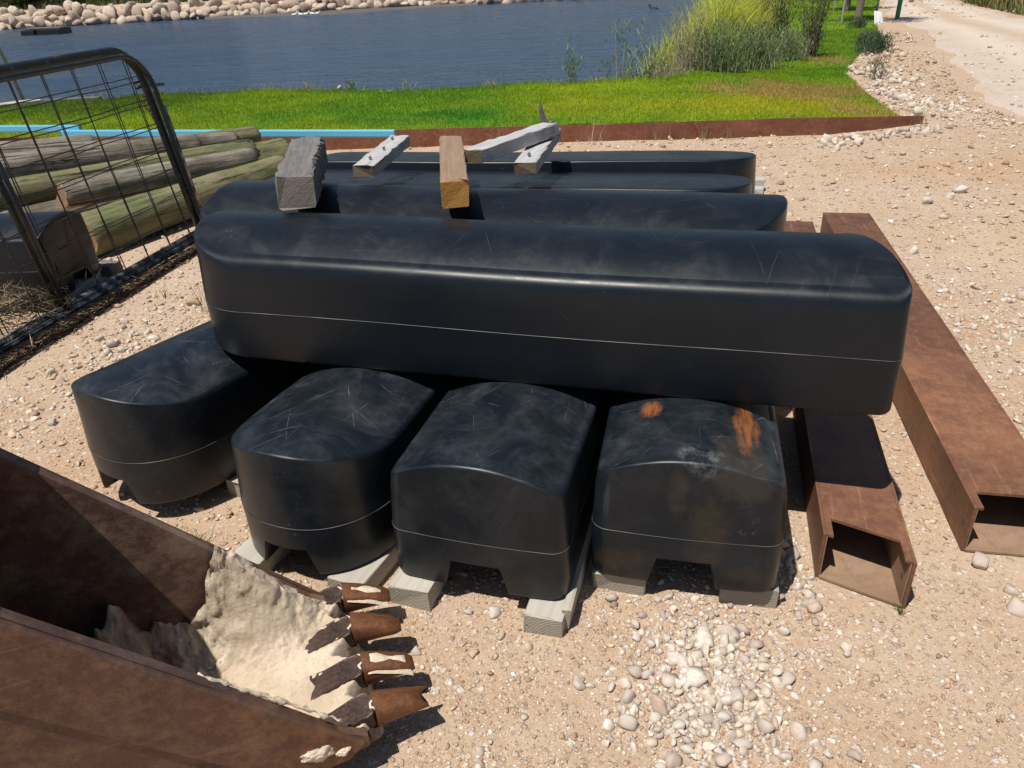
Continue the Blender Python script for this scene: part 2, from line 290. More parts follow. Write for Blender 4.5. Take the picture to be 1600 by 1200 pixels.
def bm_obj(name, bm, mat, parent=None, smooth=False, bevel=0):
    me = bpy.data.meshes.new(name)
    if bevel:
        bmesh.ops.bevel(bm, geom=list(bm.edges), offset=bevel, segments=2, profile=.6, affect='EDGES')
    bmesh.ops.recalc_face_normals(bm, faces=bm.faces); bm.to_mesh(me); bm.free()
    return link(name, me, mat, parent, smooth)
def box(bm, x0, x1, y0, y1, z0, z1):
    vs = [bm.verts.new(p) for p in ((x0, y0, z0), (x1, y0, z0), (x1, y1, z0), (x0, y1, z0), (x0, y0, z1), (x1, y0, z1), (x1, y1, z1), (x0, y1, z1))]
    for f in ((0, 3, 2, 1), (4, 5, 6, 7), (0, 1, 5, 4), (1, 2, 6, 5), (2, 3, 7, 6), (3, 0, 4, 7)): bm.faces.new([vs[i] for i in f])
    return vs
def prism(bm, pts, axis, a, b):
    """extrude a 2-D polygon pts between a and b; axis 'y': pts are (x,z)"""
    mk = (lambda p, t: (p[0], t, p[1])) if axis == 'y' else (lambda p, t: (p[0], p[1], t)) if axis == 'z' else (lambda p, t: (t, p[0], p[1]))
    A = [bm.verts.new(mk(p, a)) for p in pts]; B = [bm.verts.new(mk(p, b)) for p in pts]
    bm.faces.new(A); bm.faces.new(B[::-1]); n = len(pts)
    for i in range(n): bm.faces.new((A[i], B[i], B[(i+1) % n], A[(i+1) % n]))
def tube(bm, pts, rad, seg=8, cap=True):
    pts = [Vector(p) for p in pts]; n = len(pts); rings = []
    rad = rad if hasattr(rad, '__len__') else [rad]*n
    ref = Vector((0, 0, 1)); 
    for i, p in enumerate(pts):
        t = (pts[min(i+1, n-1)]-pts[max(i-1, 0)]).normalized()
        a = t.cross(ref if abs(t.z) < .95 else Vector((1, 0, 0))).normalized(); b = t.cross(a)
        rings.append([bm.verts.new(p+(a*math.cos(2*math.pi*k/seg)+b*math.sin(2*math.pi*k/seg))*rad[i]) for k in range(seg)])
    for i in range(n-1):
        for k in range(seg): bm.faces.new((rings[i][k], rings[i][(k+1) % seg], rings[i+1][(k+1) % seg], rings[i+1][k]))
    if cap: bm.faces.new(rings[0][::-1]); bm.faces.new(rings[-1])

# value noise for numpy terrain
_g = rng.random((64, 64))
def vn(x, y, f):
    x = np.asarray(x)*f+100.3; y = np.asarray(y)*f+200.7; xi = np.floor(x).astype(int); yi = np.floor(y).astype(int)
    fx = x-xi; fy = y-yi; fx = fx*fx*(3-2*fx); fy = fy*fy*(3-2*fy)
    g = lambda a, b: _g[a % 64, b % 64]
    return (g(xi, yi)*(1-fx)+g(xi+1, yi)*fx)*(1-fy)+(g(xi, yi+1)*(1-fx)+g(xi+1, yi+1)*fx)*fy-.5
def fbm(x, y, f, o=3): return sum(vn(x, y, f*2**i)/2**i for i in range(o))
def inpoly(x, y, poly):
    x = np.asarray(x, float); y = np.asarray(y, float); r = np.zeros(x.shape, bool); n = len(poly)
    for i in range(n):
        x0, y0 = poly[i]; x1, y1 = poly[(i+1) % n]
        c = ((y0 > y) != (y1 > y)) & (x < (x1-x0)*(y-y0)/((y1-y0) or 1e-9)+x0); r ^= c
    return r
def pdist(x, y, line):
    """signed distance, positive on the right-hand side of travel"""
    x = np.asarray(x, float); y = np.asarray(y, float); best = np.full(x.shape, 1e9); sg = np.ones(x.shape)
    for (x0, y0), (x1, y1) in zip(line[:-1], line[1:]):
        dx, dy = x1-x0, y1-y0; L2 = dx*dx+dy*dy; t = np.clip(((x-x0)*dx+(y-y0)*dy)/L2, 0, 1)
        ex, ey = x-(x0+t*dx), y-(y0+t*dy); D = np.hypot(ex, ey); s_ = np.sign(ex*dy-ey*dx); s_[s_ == 0] = 1
        k = D < best-1e-9; best = np.where(k, D, best); sg = np.where(k, s_, sg)
    return best*sg
NEAR = [(-300, -150), (-60, -12), (-12, 8.3), (-8, 10.2), (-6.6, 10.85), (-4.97, 11.85), (-3.3, 12.1), (-1.55, 11.15), (1.03, 11.0), (2.3, 10.95), (3.3, 12.6), (4.3, 16), (5.9, 21), (8.6, 31), (12.2, 48), (20, 85), (90, 300)]
FARB = [(-400, -40), (-60, 42), (-27.3, 47), (-13.8, 49.5), (6.5, 52), (11, 62), (15, 90), (80, 305)]
def gz(x, y):
    dn = pdist(x, y, NEAR); df = -pdist(x, y, FARB)
    a = np.where(dn > 0, 0, np.maximum(dn*1.1, -1.6)); b = np.where(df > 0, np.minimum(-.9+df*.5, .12), np.maximum(-.9+df*1.1, -1.6))
    z = np.maximum(a, b); r = np.hypot(x, y)
    z = z+np.where(dn > 0, fbm(x, y, 1.3)*.018+fbm(x, y, 9, 2)*.006*np.clip(4/np.maximum(r, .1), 0, 1), fbm(x, y, .3)*.12*(df > 1))
    return z
# ------------------------------------------------------------ ground sheet
LAWN = [(-9, 9.4), (-6.3, 8.9), (-3.16, 8.24), (-.5, 8.09), (1.4, 7.9), (3.2, 7.8), (4.15, 8.06), (4.35, 9.2), (4.72, 10.6), (4.95, 11.6), (5.5, 12.7), (6.3, 14.2), (6.9, 15.2), (7.7, 16.8), (8.9, 19.6), (11.1, 24.5), (14, 31), (20, 45), (17, 47), (12.2, 47.8), (8.6, 31), (5.9, 21), (4.3, 16), (3.3, 12.6), (2.3, 10.9), (1.03, 10.95), (-1.55, 11.1), (-3.3, 12.05), (-4.97, 11.8), (-6.6, 10.8), (-8, 10.1), (-12, 8.3)]
def ground():
    nr, na = 430, 540
    rr = .35*(4500/.35)**(np.linspace(0, 1, nr)); an = np.linspace(0, 2*np.pi, na, endpoint=False)
    Rr, A = np.meshgrid(rr, an, indexing='ij'); x = (Rr*np.sin(A)).ravel(); y = (Rr*np.cos(A)).ravel()
    z = gz(x, y); V = np.c_[x, y, z]
    i, j = np.meshgrid(np.arange(nr-1), np.arange(na), indexing='ij'); a = i*na+j; b = i*na+(j+1) % na
    Fq = np.c_[a.ravel(), (a+na).ravel(), (b+na).ravel(), b.ravel()][:, ::-1]
    V = np.vstack([V, [[0, 0, float(gz(np.array([0.]), np.array([0.]))[0])]]]); c0 = len(V)-1
    C = np.zeros((len(V), 4)); df = -pdist(V[:, 0], V[:, 1], FARB); dn = pdist(V[:, 0], V[:, 1], NEAR)
    g = 1/(1+np.exp(-(df-4.0)*3)); n = fbm(V[:, 0], V[:, 1], .25)
    C[:, 0] = .10+.08*n; C[:, 1] = .13+.05*n; C[:, 2] = .045+.02*n; C[:, 3] = g
    mud = (dn < -.05) & (df < .5); C[mud, :3] = (.12, .09, .06); C[mud, 3] = .85
    # green verge on the far side of the road
    vg = np.clip((V[:, 0]-ROAD_R(V[:, 1])-.1)/.8, 0, 1)*(V[:, 1] > 9); k = vg > 0
    C[k, :3] = np.c_[.16+.1*n, .15+.05*n, .07+.02*n][k]; C[k, 3] = np.maximum(C[k, 3], vg[k]*.8)
    for px_, py_, rx_, ry_, cc_, am in ((3.7, 6.3, 1.5, .45, (.42, .25, .13), .55), (-1.7, 2.2, .9, .8, (.42, .26, .15), .4), (1.6, 1.5, .8, .6, (.50, .38, .25), .25), (6.5, 8.5, 1.5, 1.0, (.44, .29, .17), .4), (3.0, 4.2, .8, 1.0, (.50, .38, .25), .3)):
        q_ = np.clip(1-np.hypot((V[:, 0]-px_)/rx_, (V[:, 1]-py_)/ry_)+fbm(V[:, 0], V[:, 1], 2.2, 3)*.9, 0, 1)*am; kk_ = q_ > C[:, 3]; C[kk_, :3] = cc_; C[kk_, 3] = q_[kk_]
    me = npmesh('ground', V, Fq, C)
    o = link('ground', me, M['ground'], smooth=True)
    tag(o, kind='structure')
def ROAD_L(y): return np.interp(y, [2, 6, 9, 13, 20, 24.5, 33, 60, 200], [6.0, 5.2, 5.5, 7.0, 9.6, 11.4, 15.0, 27, 85])
def ROAD_R(y): return np.interp(y, [2, 6, 9, 13, 19, 24.3, 33, 60, 200], [12, 11.5, 10.8, 10.9, 11.95, 13.3, 17.6, 30, 90])
ground()
def road():
    ys = 2*(200/2)**np.linspace(0, 1, 260); us = np.linspace(0, 1, 40)
    Y, U = np.meshgrid(ys, us, indexing='ij'); Lx = ROAD_L(Y)+fbm(Y, Y*0, .8)*.7; Rx = ROAD_R(Y)+fbm(Y, Y*0+5, .8)*.7
    Xx = Lx+(Rx-Lx)*U; z = gz(Xx.ravel(), Y.ravel())+.004; edge = np.minimum(U, 1-U).ravel(); z = z+np.where(edge < .001, -.02, .0)-.018*np.exp(-((U.ravel()-.35)/.06)**2)*0
    V = np.c_[Xx.ravel(), Y.ravel(), z]; n, m_ = Y.shape; i, j = np.meshgrid(np.arange(n-1), np.arange(m_-1), indexing='ij'); a = i*m_+j
    Fq = np.c_[a.ravel(), (a+1).ravel(), (a+m_+1).ravel(), (a+m_).ravel()]
    uu = U.ravel()+fbm(Y.ravel(), U.ravel(), .5)*.05; tr = np.maximum(np.exp(-((uu-.28)/.09)**2), np.exp(-((uu-.72)/.09)**2)); md = np.exp(-((uu-.5)/.08)**2); C = np.zeros((len(V), 4)); C[:, :3] = np.where((tr > md)[:, None], (.58, .50, .40), (.42, .30, .19)); C[:, 3] = np.clip(np.maximum(tr, md), 0, 1)*.55*(Y.ravel() > 7)
    tag(link('gravel_road', npmesh('gravel_road', V, Fq, C), M['road'], smooth=True), kind='structure')
road()
def river():
    V = [(-900, -500, -.7), (900, -500, -.7), (900, 900, -.7), (-900, 900, -.7)]
    tag(link('river_water', npmesh('river_water', V, [(0, 1, 2, 3)]), M['water']), kind='structure')
river()
# ------------------------------------------------------------ lawn
def lz(x, y):
    t = np.clip((4.5-x)/1.6, 0, 1)*np.clip((13.5-y)/2.5, 0, 1)
    return .02+.125*t + fbm(x, y, .9)*.03 + np.clip((y-9.2)/1.5, 0, 1)*fbm(x+9, y, .7)*.06*t
def lawn_col(x, y):
    n = fbm(x, y, .8, 4); n2 = fbm(x+30, y, 3, 2)
    g = np.c_[.185+.19*n+.06*n2, .32+.12*n+.08*n2, .008+0*x]
    yel = np.clip(1-np.hypot((x-3.3)/1.4, (y-8.7)/1.1), 0, 1)*1.1+.55*np.clip(1-np.abs(y-8.9)/1.1, 0, 1)*np.clip(n+.45, 0, 1)
    yel = np.clip(yel, 0, .85)[:, None]; g = g*(1-yel)+np.array([.42, .40, .014])*yel
    br = np.clip(1-np.hypot((x-3.9)/1.7, (y-9.9)/.95), 0, 1)+np.clip(1-np.hypot((x-5.4)/.55, (y-13.2)/1.0), 0, 1)+.8*np.clip(1-np.hypot((x-3.9)/.5, (y-8.5)/.6), 0, 1)
    br = np.clip((br*1.25+n*1.6*(br > 0))*np.clip(br*4, 0, 1), 0, .85)[:, None]; g = g*(1-br)+np.array([.42, .28, .09])*br
    far = np.clip((y-11.3)/2, 0, 1)[:, None]; g = g*(1-far*.25)+np.array([.15, .24, .03])*far*.25
    dk = (np.clip(1-np.abs(x+5.3)/1.9, 0, 1)*np.clip((y-9.6)/.8, 0, 1)*.5)[:, None]
    return np.clip(g*(1-dk), .01, 1)
def lawn():
    st = .07; xs = np.arange(-10, 18, st); ys = np.arange(7.6, 40, st)
    Xx, Y = np.meshgrid(xs, ys, indexing='ij'); ins = inpoly(Xx, Y, LAWN); c = ins[:-1, :-1] & ins[1:, :-1] & ins[:-1, 1:] & ins[1:, 1:]
    ny = len(ys); i, j = np.nonzero(c); a = i*ny+j; Fq = np.c_[a, a+ny, a+ny+1, a+1]
    used = np.unique(Fq); mp = -np.ones(Xx.size, int); mp[used] = np.arange(len(used)); x = Xx.ravel()[used]; y = Y.ravel()[used]
    z = lz(x, y)+np.maximum(gz(x, y), -.02); C = np.c_[lawn_col(x, y)*.8, np.ones(len(x))]
    o = link('lawn_ground', npmesh('lawn_ground', np.c_[x, y, z], mp[Fq], C), M['lawn'], smooth=True); tag(o, kind='structure')
lawn()
def blades(x, y, z, h, wd, lean, colr, seg=1, curl=0., dirn=None):
    """each blade a tapering ribbon; seg 1 = a single triangle"""
    n = len(x); az = rng.uniform(0, 2*np.pi, n); la = rng.uniform(0, 2*np.pi, n) if dirn is None else dirn
    px, py = np.cos(az), np.sin(az); lx, ly = np.cos(la)*lean*h, np.sin(la)*lean*h
    V = []; rows = seg
    for k in range(rows):
        t = k/seg; ww = wd*(1-t**1.5)*.5
        cx = x+lx*t**(1+curl); cy = y+ly*t**(1+curl); cz = z+h*(t-curl*.25*t*t)
        V.append(np.c_[cx-px*ww, cy-py*ww, cz]); V.append(np.c_[cx+px*ww, cy+py*ww, cz])
    V.append(np.c_[x+lx, y+ly, z+h*(1-curl*.25)]); m_ = len(V); V = np.stack(V, 1).reshape(-1, 3)
    b = np.arange(n)*m_; tris = []
    for k in range(rows-1):
        tris += [np.c_[b+2*k, b+2*k+1, b+2*k+3], np.c_[b+2*k, b+2*k+3, b+2*k+2]]
    tris.append(np.c_[b+2*rows-2, b+2*rows-1, b+2*rows])
    C = np.repeat(np.c_[colr, np.ones(n)], m_, 0)
    return V, np.vstack(tris), C
def merge(parts):
    V, T, C, o = [], [], [], 0
    for v, t, c in parts: V.append(v); T.append(t+o); C.append(c); o += len(v)
    return np.vstack(V), np.vstack(T), np.vstack(C)
def grass():
    def samp(n, x0, x1, y0, y1):
        x = rng.uniform(x0, x1, n); y = rng.uniform(y0, y1, n); k = inpoly(x, y, LAWN); return x[k], y[k]
    ps = []
    for n, b in ((330000, (-9, 5.2, 7.8, 12.2)), (110000, (2.5, 9, 12, 18)), (60000, (5, 14, 18, 30))):
        x, y = samp(n, *b); r = np.hypot(x, y); c = lawn_col(x, y)*rng.uniform(.7, 1.3, (len(x), 1)); ds = rng.random(len(x)) < .035; c[ds] = (.45, .40, .2)
        edge = np.clip(1-np.abs(pdist(x, y, NEAR))/.35, 0, 1)
        ps.append(blades(x, y, lz(x, y)+np.maximum(gz(x, y), -.02)-.005, rng.uniform(.018, .042, len(x))*(1+2.2*edge*rng.random(len(x))), .0008*r*rng.uniform(.6, 1.1, len(x)), rng.uniform(.1, .8, len(x)), c))
    V, T, C = merge(ps); o = link('lawn_grass', npmesh('lawn_grass', V, T, C), M['blade']); tag(o, 'bright green mown lawn beside the river', 'grass', kind='stuff')
grass()
# ------------------------------------------------------------ rocks
def rock_base(sub, seed, cuts=9, flat=.75, lo=.40, hi=.80, jit=1):
    r = np.random.default_rng(seed); bm = bmesh.new(); bmesh.ops.create_icosphere(bm, subdivisions=sub, radius=1)
    V = np.array([v.co[:] for v in bm.verts]); T = np.array([[v.index for v in f.verts] for f in bm.faces]); bm.free()
    V = V*(1+.12*r.standard_normal((len(V), 1)) if sub < 2 else 1.0)*np.array([1, r.uniform(.75, 1), r.uniform(.7, 1)])
    for _ in range(cuts):
        n = r.standard_normal(3); n /= np.linalg.norm(n); dd = r.uniform(lo, hi); h = V@n-dd; V = V-np.outer(np.clip(h, 0, None), n)
    V /= np.abs(V).max()*.95
    if sub >= 2: V = V+jit*(.03 if sub == 2 else .012)*r.standard_normal(V.shape)
    V *= np.array([1, r.uniform(.65, .95), r.uniform(.5, .8)*flat/.75]); return V, T
SMALL = [rock_base(1, s, 5) for s in range(6)]
MID = [rock_base(2, s+50, 13, .9, .44, .66, .3) for s in range(6)]
PAL = np.array([(.60, .50, .37), (.50, .37, .25), (.42, .29, .19), (.32, .21, .15), (.70, .65, .57), (.40, .33, .28), (.42, .25, .16), (.24, .20, .18), (.54, .42, .29)])
PW = np.array([.24, .24, .14, .05, .10, .05, .04, .015, .18])
def scatter(bases, x, y, s, z=None, sink=.35, pal=None, pw=PW):
    n = len(x); z = gz(x, y) if z is None else z; vi = rng.integers(0, len(bases), n); ps = []
    cols = (PAL if pal is None else pal)[rng.choice(len(pw), n, p=np.array(pw)/sum(pw))]*rng.uniform(.8, 1.12, (n, 1))
    az = rng.uniform(0, 2*np.pi, n); tx = rng.normal(0, .25, n); ty = rng.normal(0, .25, n)
    for b, (V, T) in enumerate(bases):
        k = np.nonzero(vi == b)[0]
        if not len(k): continue
        v = V[None]*(s[k][:, None, None]); ca, sa = np.cos(az[k])[:, None], np.sin(az[k])[:, None]
        vx = v[..., 0]*ca-v[..., 1]*sa; vy = v[..., 0]*sa+v[..., 1]*ca; vz = v[..., 2]+vx*tx[k][:, None]+vy*ty[k][:, None]
        W = np.stack([vx+x[k][:, None], vy+y[k][:, None], vz+(z[k]+s[k]*sink)[:, None]], -1).reshape(-1, 3)
        TT = (T[None]+(np.arange(len(k))*len(V))[:, None, None]).reshape(-1, 3)
        ps.append((W, TT, np.repeat(np.c_[np.clip(cols[k], 0, .95), np.ones(len(k))], len(V), 0)))
    return merge(ps)
def offland(x, y): return (pdist(x, y, NEAR) > .1) & ~inpoly(x, y, LAWN)
def clear_(x, y):
    k = np.ones(np.shape(x), bool)
    for ox, oy, an, L_, wd in ((.873, 1.70, 74.9, 3.1, .25), (1.352, 1.76, 77.4, 3.1, .29)):
        c, s_ = math.cos(R(an)), math.sin(R(an)); u = (x-ox)*c+(y-oy)*s_; v = -(x-ox)*s_+(y-oy)*c; k &= ~((u > -.12) & (u < L_) & (v < .01) & (v > -wd))
    c, s_ = math.cos(R(19.9)), math.sin(R(19.9)); u = (x+.395)*c+(y-1.15)*s_; v = -(x+.395)*s_+(y-1.15)*c; k &= ~((u > -1.0) & (u < .04) & (v > -.02) & (v < .47))
    on = (y > 7) & (x > ROAD_L(y)-.1) & (x < ROAD_R(y)+.1); k &= ~(on & (rng.random(np.shape(x)) < .82))
    return k
def gravel():
    n = 105000; r = 1.0*(16/1.0)**rng.random(n); a = rng.uniform(R(-62), R(62), n); x = r*np.sin(a); y = r*np.cos(a)
    dens = fbm(x, y, .9, 3)+.15*(x > 1.2)+.1*((x < -1) & (y > 2)); k = offland(x, y) & clear_(x, y) & (rng.random(n) < np.clip(.55+1.4*dens, .12, 1)); x, y, r = x[k], y[k], r[k]
    s = (.0011+.00088*r)*(.6+rng.exponential(.75, len(x))); s = np.minimum(s, .03)
    tiny = scatter([rock_base(1, 70+i, 6, .6, .45, .8) for i in range(4)], x, y, s, sink=.2)
    n = 7000; r = 1.1*(14/1.1)**rng.random(n); a = rng.uniform(R(-60), R(60), n); x = r*np.sin(a); y = r*np.cos(a)
    dens = fbm(x+3, y, .8, 3)+.2*(x > 1.5); k = offland(x, y) & clear_(x, y) & (rng.random(n) < np.clip(.10+1.5*dens, .02, 1)); x, y, r = x[k], y[k], r[k]
    s = (.0032+.0017*r)*(.6+rng.exponential(.6, len(x))); s = np.minimum(s, .045)
    mid = scatter(MID[:3], x, y, s, sink=.18)
    # fine gravel inside the spilled heap in the foreground and beside the steel channels
    xs, ys, ss = [], [], []
    for cx, cy, rx, ry, nn in ((.47, 1.33, .19, .29, 1050), (.80, 1.85, .08, .32, 350), (2.5, 3.2, .5, .9, 900), (4.9, 9.3, .35, 1.1, 500), (-1.9, 3.4, .35, .7, 500), (1.9, 3.0, .1, .9, 250), (6, 6.5, 1.0, 1.6, 1200)):
        xs.append(rng.normal(cx, rx*.55, nn)); ys.append(rng.normal(cy, ry*.55, nn)); ss.append(np.full(nn, .0075)*(.5+rng.exponential(.55, nn))*(1+.12*np.hypot(cx, cy)))
    x = np.concatenate(xs); y = np.concatenate(ys); s = np.minimum(np.concatenate(ss), .05); k = offland(x, y) & clear_(x, y)
    heap = scatter(MID[3:]+SMALL[:2], x[k], y[k], s[k], sink=.2, pal=np.array([(.64, .58, .50), (.50, .43, .37), (.48, .36, .28), (.62, .54, .44), (.42, .35, .30)]), pw=[.42, .2, .1, .25, .03])
    n = 26000; r = 9*(30/9)**rng.random(n); a = rng.uniform(R(0), R(45), n); x = r*np.sin(a); y = r*np.cos(a); kk = offland(x, y) & clear_(x, y) & (fbm(x, y, .5, 3) > -.1); x, y, r = x[kk], y[kk], r[kk]
    fars = scatter([rock_base(1, 90+i, 3) for i in range(3)], x, y, .0009*r*(.5+rng.exponential(.6, len(x))), sink=.5)
    V, T, C = merge([tiny, mid, heap, fars]); o = link('gravel', npmesh('gravel', V, T, C), M['stone']); tag(o, 'loose tan and white gravel scattered over the sandy ground', 'gravel', kind='stuff')
gravel()
ROCKME = []
for i in range(10):
    V, T = rock_base(2, 200+i, 13, .95, .45, .66, 0); me = npmesh('stone', V, T, np.tile([.75, .65, .52, 1], (len(V), 1))); me.materials.append(M['pale_rock']); ROCKME.append(me)
BOULDME = []
for i in range(10):
    V, T = rock_base(2, 300+i, 15, 1.05, .44, .66, .3); me = npmesh('boulder', V, T); me.materials.append(M['boulder']); BOULDME.append(me)
def stone(name, x, y, s, label, cat='stone', group=None, me=None, z=None, sink=.3, sq=1.):
    o = bpy.data.objects.new(name, me or random.choice(ROCKME)); col.objects.link(o)
    z = float(gz(np.array([x]), np.array([y]))[0]) if z is None else z
    o.location = (x, y, z+s*sink); o.scale = (s*random.uniform(.85, 1.2), s*random.uniform(.8, 1.05), s*random.uniform(.8, 1.1)*sq)
    o.rotation_euler = (random.uniform(-.4, .4), random.uniform(-.4, .4), random.uniform(0, 6.28)); return tag(o, label, cat, group)
# heap of pale pebbles in the foreground: every larger stone its own object
pts = []
for _ in range(5000):
    if len(pts) >= 230: break
    t = random.random(); cx, cy = (.35+.25*t, 1.2+.38*t) if random.random() < .8 else (.36, 1.28)
    x, y = random.gauss(cx, .088), random.gauss(cy, .08); s = random.choice((.010, .011, .012, .014, .016, .019, .025))*random.uniform(.8, 1.1)
    if y > 1.57 or any((x-a)**2+(y-b)**2 < (.62*(s+c))**2 for a, b, c in pts): continue
    pts.append((x, y, s))
for x, y, s in pts: stone('pebble', x, y, s, 'one of the pale rounded pebbles spilled in a heap in the foreground gravel', 'pebble', 'pebbles of the foreground heap')
for x, y, s, lb in ((-.08, 1.614, .021, 'white and brown stone lying before the third black block'), (-.155, 1.622, .014, 'small round white stone left of the white and brown stone'), (1.377, 1.72, .034, 'pinkish stone lying in front of the rusty channel at the right edge'),
                    (1.375, 1.535, .03, 'pale pink stone at the right edge of the photo, lowest of the two there'), (1.40, 1.60, .026, 'grey white stone at the right edge above the pale pink stone'), (-.295, 1.485, .018, 'grey angular stone just beyond the second bucket tooth'),
                    (3.381, 5.6, .055, 'large round white stone alone on the bare gravel at right'), (3.02, 5.37, .05, 'brownish white stone left of the large round white stone'), (3.25, 5.5, .03, 'flat white chip touching the large round white stone'),
                    (-.345, 1.515, .014, 'small brown stone near the bucket teeth'), (.255, 1.30, .024, 'smooth mauve brown pebble at the left edge of the heap'), (.85, 1.41, .015, 'round pinkish pebble on bare sand right of the heap'), (-.115, 1.17, .016, 'dark blue grey pebble in front of the bucket'),
                    (2.05, 3.62, .03, 'pale stone lying right of the long rusty channel'), (-1.86, 2.95, .03, 'white stone left of the black blocks on the gravel'), (-1.75, 2.9, .025, 'grey white stone next to the leftmost block'), (-1.55, 2.85, .028, 'rounded white stone close behind the leftmost block')):
    stone('stone', x, y, s, lb)
for i in range(46):
    t = random.random(); x = 3.0+1.35*t+random.gauss(0, .1); y = 7.25+.8*t+random.gauss(0, .09)
    if y > 7.62+.28*max(0, (x-3.2)/1.1): y -= .3
    stone('edging_rock', x, y, random.uniform(.022, .065), 'one of the pale rocks piled against the right end of the rusty edging', 'rock', 'pale rocks against the rusty edging')
for i in range(90):
    t = random.random()
    if t < .55: k = random.random(); x = 5.0+.5*k+random.gauss(.15, .16); y = 10.7+1.5*k+random.gauss(0, .35)
    elif t < .8: k = random.random(); x = 4.35+.5*k+random.gauss(.12, .06); y = 8.4+2.2*k
    else: k = random.random(); x = 6.0+1.2*k+random.gauss(.15, .15); y = 13.2+2.4*k
    stone('lawn_edge_rock', x, y, random.uniform(.025, .075), 'one of the white rocks along the lawn edge by the gravel road', 'rock', 'white rocks along the lawn edge')
# riprap along the far bank
L = [(-33, 46.15), (-27.3, 47), (-13.8, 49.5), (6.5, 52), (9.5, 58)]
seg = [math.dist(a, b) for a, b in zip(L[:-1], L[1:])]; tot = sum(seg)
for i in range(290):
    u = (i+random.random())/290*tot; k = 0
    while u > seg[k] and k < len(seg)-1: u -= seg[k]; k += 1
    a, b = L[k], L[k+1]; t = u/seg[k]; row = i % 3; nx, ny = -(b[1]-a[1])/seg[k], (b[0]-a[0])/seg[k]
    off = (.35, 1.0, 1.65)[row]+random.uniform(-.15, .15); x = a[0]+(b[0]-a[0])*t+nx*off; y = a[1]+(b[1]-a[1])*t+ny*off
    stone('riprap_boulder', x, y, random.uniform(.28, .56), 'one of the pale limestone boulders lining the far river bank', 'boulder', 'boulders lining the far river bank', random.choice(BOULDME), z=(-.72, -.50, -.16)[row]+random.uniform(-.05, .12))
for x, y, s in ((-1.62, 12.0, .06), (-1.5, 11.95, .09), (-2.35, 12.1, .05)): stone('bank_stone', x, y-.75 if x > -2 else y, s, {-1.62: 'small white rock on the lawn rim left of a larger one', -1.5: 'white rock on the lawn rim at the water edge', -2.35: 'small pale rock on the lawn rim furthest left'}[x], 'rock', z=.06)
